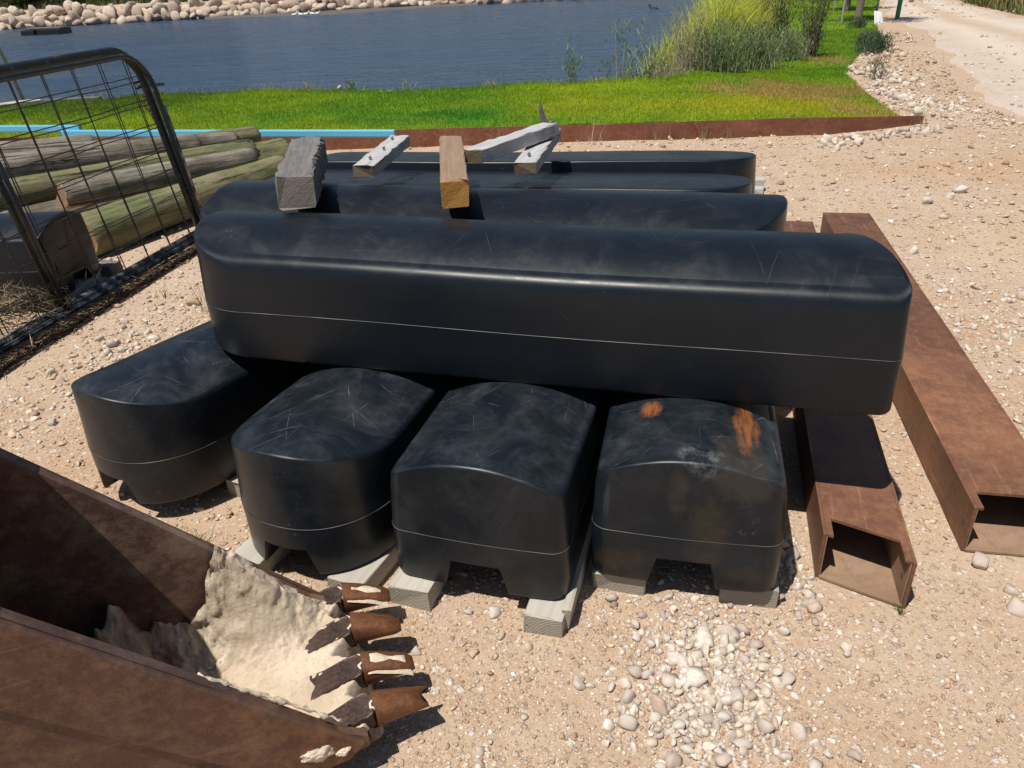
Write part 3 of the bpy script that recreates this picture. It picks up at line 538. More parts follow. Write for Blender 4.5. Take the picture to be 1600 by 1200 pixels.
# ------------------------------------------------------------ dock floats
W_, HS, HC = .520, .358, .420
SZ = .175
def float_mesh(L, lb=.27, r_end0=.018, r_end1=.009, taper=0., taper_from=.7, flip=False, M_=14, r_side=.034, hc=None, skew=0):
    ks = sorted(set([round(math.sin(a), 5) for a in np.linspace(-math.pi/2, math.pi/2, 41)]+[s*v for s in (-1, 1) for v in (.098/.264, .074/.264)])); NV = [s*v for s in (-1, 1) for v in (.098/.264, .074/.264)]; ks = np.array([k for k in ks if any(abs(k-v) < 1e-9 for v in NV) or min(abs(k-v) for v in NV) > .022]); K = len(ks); hw = W_/2
    hc = hc or HC; arch = lambda u: HS+(hc-HS)*(1-np.abs(u)**2.1)
    zb = np.interp(np.abs(ks), [0, .074/.264, .098/.264, 1], [.092, .092, 0, 0])
    # stations measured from the nose backwards so the taper can start behind it
    def grid(sy, sx0, sx1):
        y = ks*(hw-sy); rc = .045; e = np.clip(np.abs(y)-(hw-sy-rc), 0, rc*.9999)
        xf = sx0+rc-np.sqrt(rc*rc-e*e)-.012*(1-ks**2)+skew*((1-ks)/2)**1.15
        xb = L-sx1-lb+(lb)*np.sqrt(np.clip(1-np.abs(ks)**2.25, 0, 1))
        t = np.linspace(0, 1, M_+1)[None]; xx = xf[:, None]*(1-t)+xb[:, None]*t
        return xx, np.repeat(y[:, None], M_+1, 1)
    idx = [(k, 0) for k in range(K)]+[(K-1, j) for j in range(1, M_+1)]+[(k, M_) for k in range(K-2, -1, -1)]+[(0, j) for j in range(M_-1, 0, -1)]
    I = np.array([a for a, b in idx]); J = np.array([b for a, b in idx]); U = ks[I]; N = len(I)
    sidew = np.clip((np.abs(U)-.8)/.2, 0, 1)**2; endf = (J == 0)*r_end0+(J == M_)*r_end1+((J > 0) & (J < M_))*r_side
    rr = endf*(1-sidew)+r_side*sidew
    ins = lambda z: np.where(z < SZ, .001*(SZ-z)/SZ, .010*(z-SZ)/(HS-SZ))
    V, F_, loops = [], [], []
    def addloop(z, ex_y=0, ex_0=0, ex_1=0, out=0):
        i_ = ins(np.mean(z) if np.ndim(z) else z)-out; gx, gy = grid(i_+ex_y, i_+ex_0, i_+ex_1); s = len(V); V.extend(np.c_[gx[I, J], gy[I, J], np.broadcast_to(z, (N,))].tolist()); loops.append(s); return gx, gy
    zbl = zb[I]; gb = addloop(zbl+0.006, ex_y=.004, ex_0=.004, ex_1=.004)
    gbot = (gb[0], gb[1], np.repeat((zb+.000)[:, None], M_+1, 1))
    for z in (.016, .09, .1, SZ-.004, SZ-.0015, SZ, SZ+.0015, SZ+.004, .25, .30): addloop(np.maximum(zbl+.008, z), out=0)
    zt = arch(U)
    for ph in (0, 18, 36, 54, 72, 90):
        c, s_ = math.cos(R(ph)), math.sin(R(ph)); g = addloop(zt-rr*(1-s_), r_side*(1-c), r_end0*(1-c), r_end1*(1-c))
    for a, b in zip(loops[:-1], loops[1:]):
        for i in range(N): F_.append((a+i, a+(i+1) % N, b+(i+1) % N, b+i))
    # caps: interior of grids
    def cap(loop, g, z, flipf):
        mp = {}; 
        for q, (k, j) in enumerate(idx): mp[(k, j)] = loop+q
        for k in range(1, K-1):
            for j in range(1, M_): mp[(k, j)] = len(V); V.append([g[0][k, j], g[1][k, j], z[k, j]])
        for k in range(K-1):
            for j in range(M_):
                f = [mp[(k, j)], mp[(k+1, j)], mp[(k+1, j+1)], mp[(k, j+1)]]; f = f[::-1] if flipf else f; F_.append(tuple(f))
    cap(loops[-1], g, np.repeat(arch(ks)[:, None], M_+1, 1), True); cap(loops[0], gb, gbot[2]+.006, False)
    V = np.array(V)
    if taper: 
        dfront = V[:, 0] if flip else L-V[:, 0]; V[:, 1] *= 1-taper*np.clip((dfront-taper_from)/(L-taper_from), 0, 1)
    V[:, 2] += .003*np.sin(V[:, 0]*4+1)*(V[:, 2] > .1)
    me = bpy.data.meshes.new('dock_float'); me.from_pydata(V.tolist(), [], F_)
    me.polygons.foreach_set('use_smooth', [True]*len(me.polygons)); me.update()
    bm = bmesh.new(); bm.from_mesh(me); bmesh.ops.recalc_face_normals(bm, faces=bm.faces); bm.to_mesh(me); bm.free(); me.set_sharp_from_angle(angle=R(40))
    # seam: the two loops around z .16 as a thin light strip
    a = loops[6]; ring = V[a:a+N].copy(); nx = np.roll(ring, -1, 0)-np.roll(ring, 1, 0); nrm = np.c_[nx[:, 1], -nx[:, 0]]; nrm /= np.linalg.norm(nrm, axis=1)[:, None]+1e-9
    cen = ring[:, :2].mean(0); 
    if np.mean(np.sum(nrm*(ring[:, :2]-cen), 1)) < 0: nrm = -nrm
    S = []; 
    for dz, o_ in ((-.0007, .0004), (0, .0012), (.0007, .0004)): S.append(np.c_[ring[:, :2]+nrm*o_, ring[:, 2]+dz])
    S = np.vstack(S); SF = [(k*N+i, k*N+(i+1) % N, (k+1)*N+(i+1) % N, (k+1)*N+i) for k in range(2) for i in range(N)]
    sm = bpy.data.meshes.new('seam'); sm.from_pydata(S.tolist(), [], SF); sm.update()
    return me, sm
def dock_float(label, x, y, z, ang, L=2.1, mat='plastic', tip=False, group='black dock floats', tilt=(0, 0), **kw):
    """x,y = middle of the flat end, or of the nose tip when tip=True; ang = direction of travel from the flat end to the nose"""
    a = R(ang)
    if tip: x, y = x-L*math.cos(a), y-L*math.sin(a)
    me, sm = float_mesh(L, **kw); e = empty('dock_float', (x, y, z), a, label, 'float', group); e.rotation_euler = (R(tilt[0]), R(tilt[1]), a)
    h = link('hull', me, M[mat], e); s = link('seam', sm, M['seam'], e); return e
BT = .072
ZL = BT
dock_float('black float leftmost in the lower row, round nose toward the camera', -1.373, 2.149, ZL, 238, tip=True, L=1.5, taper=.3, taper_from=.45, r_side=.02)
dock_float('scratched black float, second from left in the lower row, with a round nose', -.688, 1.745, ZL, 248.6, tip=True, L=1.9, taper=.26, taper_from=.4, r_side=.02)
dock_float('dusty black float with a flat front, third from left in the lower row', -.124, 1.645, ZL, 72.8, L=2.0, taper=.18, taper_from=.5, flip=True, r_end0=.012, r_side=.026)
dock_float('rust stained black float with orange patches on top, rightmost of the lower row', .454, 1.622, ZL, 76.5, L=2.0, mat='plastic_rusty', taper=.12, taper_from=.5, flip=True, r_end0=.012, r_side=.024)
ZU = BT+HC-.002
dock_float('long black float nearest the camera on top of the lower row of blocks', 1.125, 2.04, ZU, 164.0, L=2.26, mat='plastic_clean', r_end0=.012, r_side=.045, lb=.24, skew=.17)
dock_float('long black float second from the front of the upper row, under the timber ends', -1.12, 3.13, ZU-.012, -15.3, L=2.17, mat='plastic_clean', tilt=(0, 0))
dock_float('long black float third from front in the upper row, pale spots on its nose', -1.03, 3.55, ZU-.032, -13.0, L=2.10, mat='plastic_clean', r_side=.012, hc=.364, tilt=(-6.5, 0))
dock_float('long black float at the back of the upper row nearest the rusty edging', -.93, 4.00, ZU-.05, -10.6, L=2.16, mat='plastic_clean', r_side=.010, hc=.364, tilt=(-7.5, 0))
dock_float('black float behind the mesh gate at the left edge, flat end facing right', -2.50, 4.30, .07, 178, L=1.9, mat='plastic_clean', group='black dock floats')
# ------------------------------------------------------------ timber
def plank(name, a, b, wd, th, mat, label, cat='timber', group=None, roll=0, rough=.0015, skew=0, bev=.003, seg=14):
    a, b = Vector(a), Vector(b); Lg = (b-a).length; xx = (b-a).normalized(); yy = Vector((0, 0, 1)).cross(xx).normalized(); zz = xx.cross(yy)
    bm = bmesh.new(); n = seg; rs = []; rg = np.random.default_rng(abs(hash((round(a.x, 3), round(a.y, 3)))) % 9999)
    for i in range(n+1):
        t = i/n*Lg; w2, h2 = wd/2, th; pr = []
        c = bev
        for (py, pz) in ((-w2+c, 0), (w2-c, 0), (w2, c), (w2, h2-c), (w2-c, h2), (w2*.33, h2), (-w2*.33, h2), (-w2+c, h2), (-w2, h2-c), (-w2, c)):
            pr.append(bm.verts.new((t+skew*py*(1 if i in (0, n) else 0)+(rg.normal(0, rough*1.5) if i in (0, n) else 0), py+rg.normal(0, rough), pz+rg.normal(0, rough))))
        rs.append(pr)
    for i in range(n):
        for k in range(10): bm.faces.new((rs[i][k], rs[i][(k+1) % 10], rs[i+1][(k+1) % 10], rs[i+1][k]))
    bm.faces.new(rs[0][::-1]); bm.faces.new(rs[-1])
    o = bm_obj(name, bm, M[mat])
    mw = Matrix(((xx.x, yy.x, zz.x, a.x), (xx.y, yy.y, zz.y, a.y), (xx.z, yy.z, zz.z, a.z), (0, 0, 0, 1))); o.matrix_world = mw @ Matrix.Rotation(R(roll), 4, 'X')
    return tag(o, label, cat, group)
def screw(par, x, y, z, h=.012):
    bm = bmesh.new(); bmesh.ops.create_cone(bm, cap_ends=True, segments=12, radius1=.0075, radius2=.006, depth=.004, matrix=Matrix.Translation((x, y, z+h*.6)))
    bmesh.ops.create_cone(bm, cap_ends=True, segments=8, radius1=.003, radius2=.003, depth=h, matrix=Matrix.Translation((x, y, z+h*.2))); box(bm, x-.012, x+.012, y-.002, y+.002, z+h*.6+.002, z+h*.6+.005)
    bm_obj('screw', bm, M['screw'], par)
TZ = .935
plank('timber_block', (-.70, 2.60, TZ-.005), (-.785, 3.235, TZ), .128, .112, 'wood_dark', 'chunky dark grey weathered timber lying across the floats, leftmost of the timbers', rough=.0035, bev=.009, seg=22)
p = plank('timber_offcut', (-.530, 2.975, TZ), (-.448, 3.53, TZ), .086, .046, 'wood_grey', 'silver grey timber with screws standing out of its top, left of the brown post')
for x, y in ((.10, .0), (.27, -.008), (.47, .01)): screw(p, x, y, .046)
plank('timber_post', (-.160, 2.54, TZ-.008), (-.204, 3.23, TZ), .092, .092, 'wood_fresh', 'square brown post with an orange cut end lying across the floats', bev=.004)
p = plank('timber_offcut', (.086, 2.925, TZ-.004), (.225, 3.53, TZ), .084, .046, 'wood_grey', 'grey timber offcut with screws, lying under the slanting one')
for x, y in ((.09, .0), (.11, .004)): screw(p, x, y, .046)
plank('timber_offcut', (-.105, 2.94, TZ+.045), (.215, 3.36, TZ+.052), .088, .05, 'wood_grey', 'grey timber offcut slanting across the top of another grey offcut', roll=-4)
def stub():
    bm = bmesh.new(); n = 9; bot = []; top = []; rg = np.random.default_rng(4)
    hs = [.13, .165, .11, .09, .08, .07, .075, .07, .065]
    for i in range(n):
        xx = -.028+.056*i/(n-1); fr = []
        for yy in (-.014, .014): bot.append(bm.verts.new((xx, yy, 0))); top.append(bm.verts.new((xx*.9-.012*(hs[i] > .12)*1, yy*.5, hs[i]+rg.normal(0, .004))))
    for i in range(n-1):
        a, b, c, d_ = 2*i, 2*i+1, 2*i+3, 2*i+2
        bm.faces.new((bot[a], bot[d_], top[d_], top[a])); bm.faces.new((bot[b], top[b], top[c], bot[c])); bm.faces.new((top[a], top[d_], top[c], top[b])); bm.faces.new((bot[a], bot[b], bot[c], bot[d_]))
    bm.faces.new((bot[0], top[0], top[1], bot[1])); bm.faces.new((bot[-2], bot[-1], top[-1], top[-2]))
    o = bm_obj('splintered_offcut', bm, M['wood_dark']); o.location = (.222, 3.56, TZ-.005); o.rotation_euler = (0, R(-5), R(10)); tag(o, 'broken grey piece of wood with a splintered tip standing behind the slanting offcut', 'timber')
stub()
# bearers under the lower row
BL = 'weathered wooden bearer on the gravel '
def bearer(x, y, ang, L_, label, wd=.15, th=BT, z=0.0, nm='bearer', **k): plank(nm, (x, y, z), (x+L_*math.cos(R(ang)), y+L_*math.sin(R(ang)), z), wd, th, 'wood_bearer', label, 'bearer', 'bearers under the lower floats', bev=.004, **k)
bearer(-.845, 1.815, 66, 1.9, 'weathered wooden bearer under the left foot of the second float from the left', .115)
bearer(-.515, 1.70, 66, 1.8, 'weathered wooden bearer under the right foot of the second float from the left', .12)
bearer(-.325, 1.655, 71, 1.8, 'weathered wooden bearer under the left foot of the third float', .125)
bearer(.055, 1.525, 71.5, 1.9, 'weathered wooden bearer sticking out under the right foot of the third float, split end', .11)
bearer(.118, 1.535, 72.5, 1.7, 'thin grey batten against the bearer between the third and fourth floats', .022, .085)
bearer(.285, 1.672, 76.5, 1.8, 'weathered wooden bearer under the left foot of the rightmost block', .15)
bearer(.643, 1.598, 76.5, 1.8, 'rough weathered bearer under the right foot of the rightmost block', .158)
bearer(-1.30, 2.30, 64, 1.6, 'short bearer hidden in the shade under the leftmost block', .12)
bearer(-.98, 2.22, 64, 1.6, 'second bearer in the shade under the leftmost block', .12)
for i, (y, z) in enumerate(((5.78, .0), (5.86, .045))):
    plank('pale_plank', (.9, y+.28, z+.01), (1.97+.03*i, y, z+.01), .09, .04, 'wood_grey', ('pale grey plank end poking out behind the floats at right, lower one', 'pale grey plank end poking out behind the floats at right, upper one')[i], 'timber')
plank('bearer', (-2.56, 4.5, 0), (-2.56, 4.12, .0), .14, .07, 'wood_bearer', 'dark wooden bearer under the flat end of the float behind the gate', 'bearer')
plank('timber_prop', (-2.455, 4.63, 0), (-2.62, 4.68, .0), .10, .075, 'wood_dark', 'dark short timber block standing by the float behind the mesh gate', 'timber')
# ------------------------------------------------------------ logs
def log(a, b, r0, r1, mat, label, rot=False, bend=.02):
    a, b = Vector(a), Vector(b); Lg = (b-a).length; xx = (b-a).normalized(); yy = Vector((0, 0, 1)).cross(xx).normalized(); zz = xx.cross(yy)
    n, s = 40, 26; rg = np.random.default_rng(int(abs(a.x*1000)) % 997); ph = rg.uniform(0, 6, 6); bm = bmesh.new(); rings = []
    for i in range(n+1):
        t = i/n; rr = r0+(r1-r0)*t; ee = .93 if i in (0, n) else 1; ring = []
        cy = bend*math.sin(math.pi*t)*math.sin(ph[0]); cz = bend*.4*math.sin(math.pi*t)
        for k in range(s):
            q = 2*math.pi*k/s; v = rr*ee*(1+.035*math.sin(2*q+ph[1]+t*2)+.025*math.sin(5*q+ph[2]+t*3)+.02*math.sin(t*17+ph[3]+q)+rg.normal(0, .008))
            xo = rg.normal(0, .006) if i in (0, n) else 0
            if rot and t < .30: v *= 1-.28*(1-t/.30)*max(0, math.sin(q*1.5+1))
            ring.append(bm.verts.new((t*Lg+xo, cy+v*math.cos(q), cz+v*math.sin(q))))
        rings.append(ring)
    for i in range(n):
        for k in range(s): 
            f = bm.faces.new((rings[i][k], rings[i][(k+1) % s], rings[i+1][(k+1) % s], rings[i+1][k])); f.smooth = True
            if rot and i < n*.3 and math.sin(2*math.pi*k/s*1.5+1) > .25+i/n*2: f.material_index = 2
    for rg_, inv in ((rings[0], True), (rings[-1], False)): f = bm.faces.new(rg_[::-1] if inv else rg_); f.material_index = 1
    o = bm_obj('log', bm, M[mat]); o.data.materials.append(M['log_end']); o.data.materials.append(M['rot'])
    o.matrix_world = Matrix(((xx.x, yy.x, zz.x, a.x), (xx.y, yy.y, zz.y, a.y), (xx.z, yy.z, zz.z, a.z), (0, 0, 0, 1))); return tag(o, label, 'log', 'treated logs stacked behind the gate')
log((-2.80, 4.98, .145), (-1.90, 6.72, .135), .145, .13, 'log_green', 'mossy green log nearest the gate, its round end by the black float')
log((-3.10, 5.42, .30), (-2.10, 6.66, .26), .105, .085, 'log_grey', 'grey log with a rotten orange left end', rot=True)
log((-3.9, 5.35, .30), (-2.22, 7.05, .24), .11, .10, 'log_green', 'long green log just behind the rotten ended one')
log((-3.05, 6.3, .13), (-1.99, 7.30, .15), .13, .15, 'log_green', 'green log whose thick right end shows dark beside the edging')
log((-3.85, 5.55, .44), (-2.62, 6.85, .34), .12, .105, 'log_grey', 'pale grey cracked log lying highest on the pile')
log((-4.6, 5.95, .40), (-3.25, 6.95, .30), .115, .115, 'log_grey', 'grey split log at the back of the pile under the blue steel')
log((-4.9, 6.4, .37), (-3.7, 7.25, .30), .115, .11, 'log_grey', 'furthest left grey log at the back of the pile')
log((-4.0, 6.4, .2), (-2.72, 7.45, .16), .12, .12, 'log_green', 'green log partly hidden at the back of the pile with dark end')
log((-3.35, 6.35, .34), (-2.42, 7.25, .30), .085, .08, 'log_grey', 'thin grey log lying between the green ones under the blue steel')
log((-3.75, 5.2, .12), (-2.75, 6.1, .12), .11, .10, 'log_grey', 'grey log in the shade beneath the rotten ended one')
log((-2.95, 6.75, .33), (-2.28, 7.45, .30), .08, .085, 'log_green', 'short thin green log with its end by the edging')
log((-4.6, 5.3, .14), (-3.3, 6.4, .14), .14, .14, 'log_green', 'green bottom log buried in the shade of the pile')
log((-5.3, 6.2, .14), (-3.9, 7.3, .14), .14, .14, 'log_grey', 'grey bottom log at the rear left of the pile')
# ------------------------------------------------------------ rusty channels
def channel(name, x, y, ang, L_, wd, ht, cut, label, skew=0):
    """box beam: open at the near end where the top plate is cut back; origin = near left bottom corner"""
    e = empty(name, (x, y, .008), R(ang), label, 'steel channel', 'rusty steel channels'); t = .009; v = -wd
    bm = bmesh.new(); prism(bm, [(0, 0), (L_, 0), (L_, ht), (0, ht)], 'y', 0, -t)
    o = bm_obj('side_plate', bm, M['rust_beam'], e, bevel=.0015)
    bm = bmesh.new(); prism(bm, [(0, 0), (L_, 0), (L_, ht), (0, ht)], 'y', v+t, v); bm_obj('side_plate', bm, M['rust_beam'], e, bevel=.0015)
    bm = bmesh.new(); y0, y1 = -t-.0005, v+t+.0005
    c0, c1 = cut
    pl = [(c0, y0-.022), (c1, y1+.022), (-.0+.003, y1+.022), (.003, y1), (L_, y1), (L_, y0), (.003, y0), (.003, y0-.022)]
    prism(bm, [(c0, y0-.018), (.004, y0-.018), (.004, y0), (L_-.001, y0), (L_-.001, y1), (.004, y1), (.004, y1+.018), (c1, y1+.018)], 'z', ht-t-.001, ht-.001)
    bm_obj('top_plate', bm, M['rust_beam'], e)
    bm = bmesh.new(); box(bm, -.004, L_, y1, y0, .001, t); bm_obj('bottom_plate', bm, M['rust_inner'], e)
    bm = bmesh.new(); prism(bm, [(.003, t+.0005), (c0+.5, t+.0005), (c0+.5, ht-t-.002), (.003, ht-t-.002)], 'y', y0-.0005, y0-.004); prism(bm, [(.003, t+.0005), (c0+.5, t+.0005), (c0+.5, ht-t-.002), (.003, ht-t-.002)], 'y', y1+.004, y1+.0005)
    bm_obj('inner_lining', bm, M['rust_inner'], e)
    # bolt holes near the end: dark discs with a rim
    for yy, s in ((.0008, 1), (v-.0008, -1), (y0-.0045, -1), (y1+.0045, 1)):
        bm = bmesh.new(); bmesh.ops.create_circle(bm, cap_ends=True, segments=16, radius=.0105, matrix=Matrix.Translation((.045, yy, ht*.45)) @ Matrix.Rotation(R(-90*s), 4, 'X')); 
        bm_obj('bolt_hole', bm, M['black'], e)
    for o in e.children:
        for v_ in o.data.vertices:
            if v_.co.x < .25: v_.co.x -= skew*(-v_.co.y/wd)*(1 if v_.co.x < .2 else 0)
    return e
channel('steel_channel', .873, 1.70, 74.9, 3.0, .232, .165, (.085, .085), 'rusty steel channel running under the floats, open near end cut back', .085)
channel('steel_channel', 1.352, 1.782, 77.4, 3.0, .272, .165, (.085, .085), 'longer exposed rusty steel channel at the right, beside the gravel')
# ------------------------------------------------------------ excavator bucket
BW = .425
def bucket():
    e = empty('excavator_bucket', (-.395, 1.150, 0), R(19.9), 'rusty excavator bucket with four teeth and dried silt inside, mouth turned up', 'bucket')
    prof = [(.03, .095), (-.1, .062), (-.26, .035), (-.42, .030), (-.58, .055), (-.72, .11), (-.84, .20), (-.93, .34), (-.97, .50), (-.965, .66), (-.90, .80), (-.80, .88), (-.60, .885)]
    rimtop, lip = (-.60, .812), (.03, .128)
    poly = prof+[rimtop, (-.30, .481), (-.03, .165), lip]
    def plate(y0, y1, mat, nm):
        bm = bmesh.new(); prism(bm, poly, 'y', y0, y1); return bm_obj(nm, bm, M[mat], e, bevel=.002)
    plate(-.022, 0, 'rust_bucket', 'side_plate'); plate(BW, BW+.022, 'rust_bucket_in', 'side_plate')
    # reinforcement along the rims, a few mm proud of the plates
    for y0, y1 in ((-.034, -.0225), (BW+.0225, BW+.034)):
        bm = bmesh.new(); dx, dz = .757/1.02, .685/1.02; q = [(lip[0]-.01, lip[1]-.005), (rimtop[0]+.004, rimtop[1]-.004), (rimtop[0]-.13, rimtop[1]-.12), (-.15, .075), (-.02, .085)]
        prism(bm, q, 'y', y0, y1); bm_obj('side_cutter', bm, M['rust_bucket'], e, bevel=.003)
    # shell
    bm = bmesh.new(); n = len(prof); inn = []
    for i, (px, pz) in enumerate(prof):
        a = Vector(prof[max(i-1, 0)]); b = Vector(prof[min(i+1, n-1)]); t = (b-a).normalized(); nr = Vector((t.y, -t.x)); nr = -nr if nr.dot(Vector((-.45, .5))-Vector((px, pz))) < 0 else nr
        inn.append((px+nr.x*.02, pz+nr.y*.02))
    A = [[bm.verts.new((p_[0], y, p_[1])) for y in (.001, BW-.001)] for p_ in prof]; B = [[bm.verts.new((p_[0], y, p_[1])) for y in (.001, BW-.001)] for p_ in inn]
    for i in range(n-1):
        bm.faces.new((A[i][0], A[i+1][0], A[i+1][1], A[i][1])); f = bm.faces.new((B[i][0], B[i][1], B[i+1][1], B[i+1][0]))
        for s in (0, 1): bm.faces.new((A[i][s], B[i][s], B[i+1][s], A[i+1][s]))
    bm.faces.new((A[0][0], A[0][1], B[0][1], B[0][0])); bm.faces.new((A[-1][0], B[-1][0], B[-1][1], A[-1][1]))
    bm_obj('shell', bm, M['rust_bucket_in'], e)
    bm = bmesh.new(); tube(bm, [(-.60, -.03, .868), (-.60, BW+.03, .868)], .026, 14); bm_obj('top_rail', bm, M['rust_bucket'], e, True)
    bm = bmesh.new(); prism(bm, [(-.60, .83), (-.545, .868), (-.54, .90), (-.57, .917), (-.62, .90)], 'y', .03, .055); bm_obj('lifting_eye', bm, M['rust_bucket'], e)
    for y in (.14, .32):
        bm = bmesh.new(); prism(bm, [(-.985, .45), (-1.12, .62), (-1.12, .78), (-1.0, .92), (-.80, .96), (-.80, .90), (-.91, .82), (-.975, .66)], 'y', y, y+.028); bm_obj('hinge_ear', bm, M['rust_bucket'], e, bevel=.003)
    # teeth: y position, forked, silted
    for i, (ty, fork, sil, yaw) in enumerate(((.040, True, False, 3), (.165, False, True, -3), (.305, False, False, -5), (.434, False, True, -6))):
        g = bpy.data.objects.new('tooth', None)
        bm = bmesh.new(); N = 9; rs = []
        for k in range(N):
            t = k/(N-1); x = .055+.125*t; wv = .036-.008*t-(.010*max(0, t-.85)/.15 if not fork else 0); hv = .030*(1-t)**.7+.006; z0 = .132-.012*t-.014*t*t
            if not fork and k == N-1: wv = .020
            pr = []
            for q in range(14):
                a = 2*math.pi*q/14; cx_, cz_ = math.cos(a), math.sin(a); px = abs(cx_)**.55*(1 if cx_ > 0 else -1); pz = abs(cz_)**.55*(1 if cz_ > 0 else -1)
                fx = 0
                if fork and k >= N-3: fx = -.022*(k-N+3)/2*max(0, 1-abs(px)/.75)+.01*(k-N+3)/2*(px > .5)
                pr.append(bm.verts.new((x+fx, px*wv, z0+pz*hv)))
            rs.append(pr)
        for k in range(N-1):
            for q in range(14): bm.faces.new((rs[k][q], rs[k][(q+1) % 14], rs[k+1][(q+1) % 14], rs[k+1][q]))
        bm.faces.new(rs[0][::-1]); bm.faces.new(rs[-1])
        t_ = bm_obj('tooth', bm, M['rust_tooth'], e, True); t_.data.set_sharp_from_angle(angle=R(50)); t_.location = (0, ty, 0); t_.rotation_euler = (R(random.uniform(-4, 4)), 0, R(yaw))
        bm = bmesh.new(); ad = [(.058, .032), (.045, .036), (.02, .032), (-.03, .034), (-.075, .040), (-.062, .015), (-.052, 0), (-.066, -.014), (-.072, -.036), (-.03, -.034), (.02, -.032), (.045, -.036), (.058, -.032), (.068, -.012), (.064, .010)]
        prism(bm, ad, 'z', .110, .146); a_ = bm_obj('adapter', bm, M['adapter'], e, bevel=.003)
        for v_ in a_.data.vertices:
            if v_.co.z > .128: v_.co.z += -.020*min(1, max(0, (.03-v_.co.x)/.10))+.010*max(0, min(1, (v_.co.x+.02)/.08)); v_.co.y *= 1
        a_.location = (0, ty, -.002); a_.rotation_euler = (0, R(-3), R(yaw))
        # silt rim curled round the joint
        bm = bmesh.new(); tube(bm, [(.058+.012*math.cos(q*1.3+i), -.032+.064*q/6, .150+.006*math.sin(q*.52)) for q in range(7)], [.002, .0035, .004, .003, .004, .0035, .002], 7); bm_obj('silt_rim', bm, M['crust'], t_, True)
        if sil:
            gx, gy = np.meshgrid(np.linspace(.065, .172, 26), np.linspace(-.036, .036, 18), indexing='ij'); ed = np.minimum(1.02-np.abs(gy)/.036, np.minimum((gx-.063)/.02, (.174-gx)/.02)).clip(0, 1)**.5
            tt = (gx-.055)/.125; zt = .132-.012*tt-.014*tt*tt+.030*(1-tt).clip(0, 1)**.7+.005; z = zt-.022+.026*ed+fbm(gx*30, gy*30+i, 1, 3)*.006
            nn = gx.shape; ii, jj = np.meshgrid(np.arange(nn[0]-1), np.arange(nn[1]-1), indexing='ij'); a0 = ii*nn[1]+jj; Fq = np.c_[a0.ravel(), (a0+nn[1]).ravel(), (a0+nn[1]+1).ravel(), (a0+1).ravel()]
            link('silt_crust', npmesh('silt_crust', np.c_[gx.ravel(), gy.ravel(), z.ravel()], Fq), M['crust'], t_, True)
        bpy.data.objects.remove(g)
    bm = bmesh.new(); prism(bm, [(-.07, .082), (.035, .090), (.060, .100), (.034, .116), (-.07, .104)], 'y', -.015, BW+.042); bm_obj('lip_plate', bm, M['adapter'], e, bevel=.003)
    # dried silt load: crumbly, thinning out unevenly towards the back of the bucket
    nx, ny = 300, 190; gx, gy = np.meshgrid(np.linspace(-.80, .075, nx), np.linspace(.0015, BW-.0015, ny), indexing='ij')
    fl = np.interp(-gx, [-.08, -.03, .1, .26, .42, .58, .72, .84], [.080, .112, .085, .058, .053, .078, .135, .225]); rim = .128+(.03-gx)*1.06
    ss = lambda v: np.clip(v, 0, 1)**2*(3-2*np.clip(v, 0, 1))
    th = .024+fbm(gx, gy, 5, 3)*.012+fbm(gx, gy, 50, 3)*.0035
    up_ = ss((gx+.64+.16*fbm(gx*2, gy*2, 6, 3))/.24)*(1-.75*ss((gx+.04)/.08)); wallh = (np.clip(rim-fl-.03-.05*np.clip(fbm(gx, gx*0, 14, 3)*2, 0, 1), 0, .335+.06*fbm(gx, gx*0+3, 12, 3))*up_)*np.clip((gy-(.27+.04*np.sin(gx*14)))/(BW-.27), 0, 1)**3.4*(1+.3*fbm(gx, gy, 9, 3))
    cl = np.abs(fbm(gx, gy, 26, 3))*.024*(.08+up_*ss((gy-.25)/.12))+np.abs(fbm(gx+5, gy, 70, 2))*.009
    th2 = th+cl+wallh+fbm(gx, gy, 22, 3)*.018*ss((gy-.28)/.1)*up_
    bare = ss((-.60-gx+.30*fbm(gx, gy, 9, 4))/.16); z = fl+th2*(1-bare)-.02*bare
    # scalloped front between the teeth
    tc = np.min(np.stack([np.abs(gy-t_) for t_ in (.040, .165, .305, .434)]), 0); front = .072-.045*np.clip((tc-.025)/.04, 0, 1)+fbm(gx*0, gy, 30, 3)*.012
    f_ = ss((front-gx)/.035); z = z*f_+(1-f_)*.075; z += .006*ss((gx+.04)/.05)*f_-.011*np.exp(-(tc/.026)**4)*ss((gx+.085)/.03)*f_
    wf = np.clip((gy-.33)/(BW-.33), 0, 1)*up_*f_; gy = gy-wf*(.006+np.clip(fbm(gx, z, 24, 4), -.2, .6)*.026+fbm(gx, z, 70, 2)*.008); gx = gx+wf*fbm(gx+4, z, 20, 3)*.012
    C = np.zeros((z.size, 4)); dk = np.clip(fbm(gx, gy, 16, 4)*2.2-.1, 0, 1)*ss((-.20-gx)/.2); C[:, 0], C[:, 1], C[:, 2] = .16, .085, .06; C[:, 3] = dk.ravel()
    ii, jj = np.meshgrid(np.arange(nx-1), np.arange(ny-1), indexing='ij'); a0 = ii*ny+jj; Fq = np.c_[a0.ravel(), (a0+ny).ravel(), (a0+ny+1).ravel(), (a0+1).ravel()]
    keep = (z > .078).ravel(); kf = keep[Fq].any(1)
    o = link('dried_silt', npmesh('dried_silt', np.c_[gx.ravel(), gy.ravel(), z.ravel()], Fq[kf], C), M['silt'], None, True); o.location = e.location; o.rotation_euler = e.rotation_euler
    tag(o, 'pale dried silt caked on the floor of the rusty excavator bucket', 'dried mud', kind='stuff')
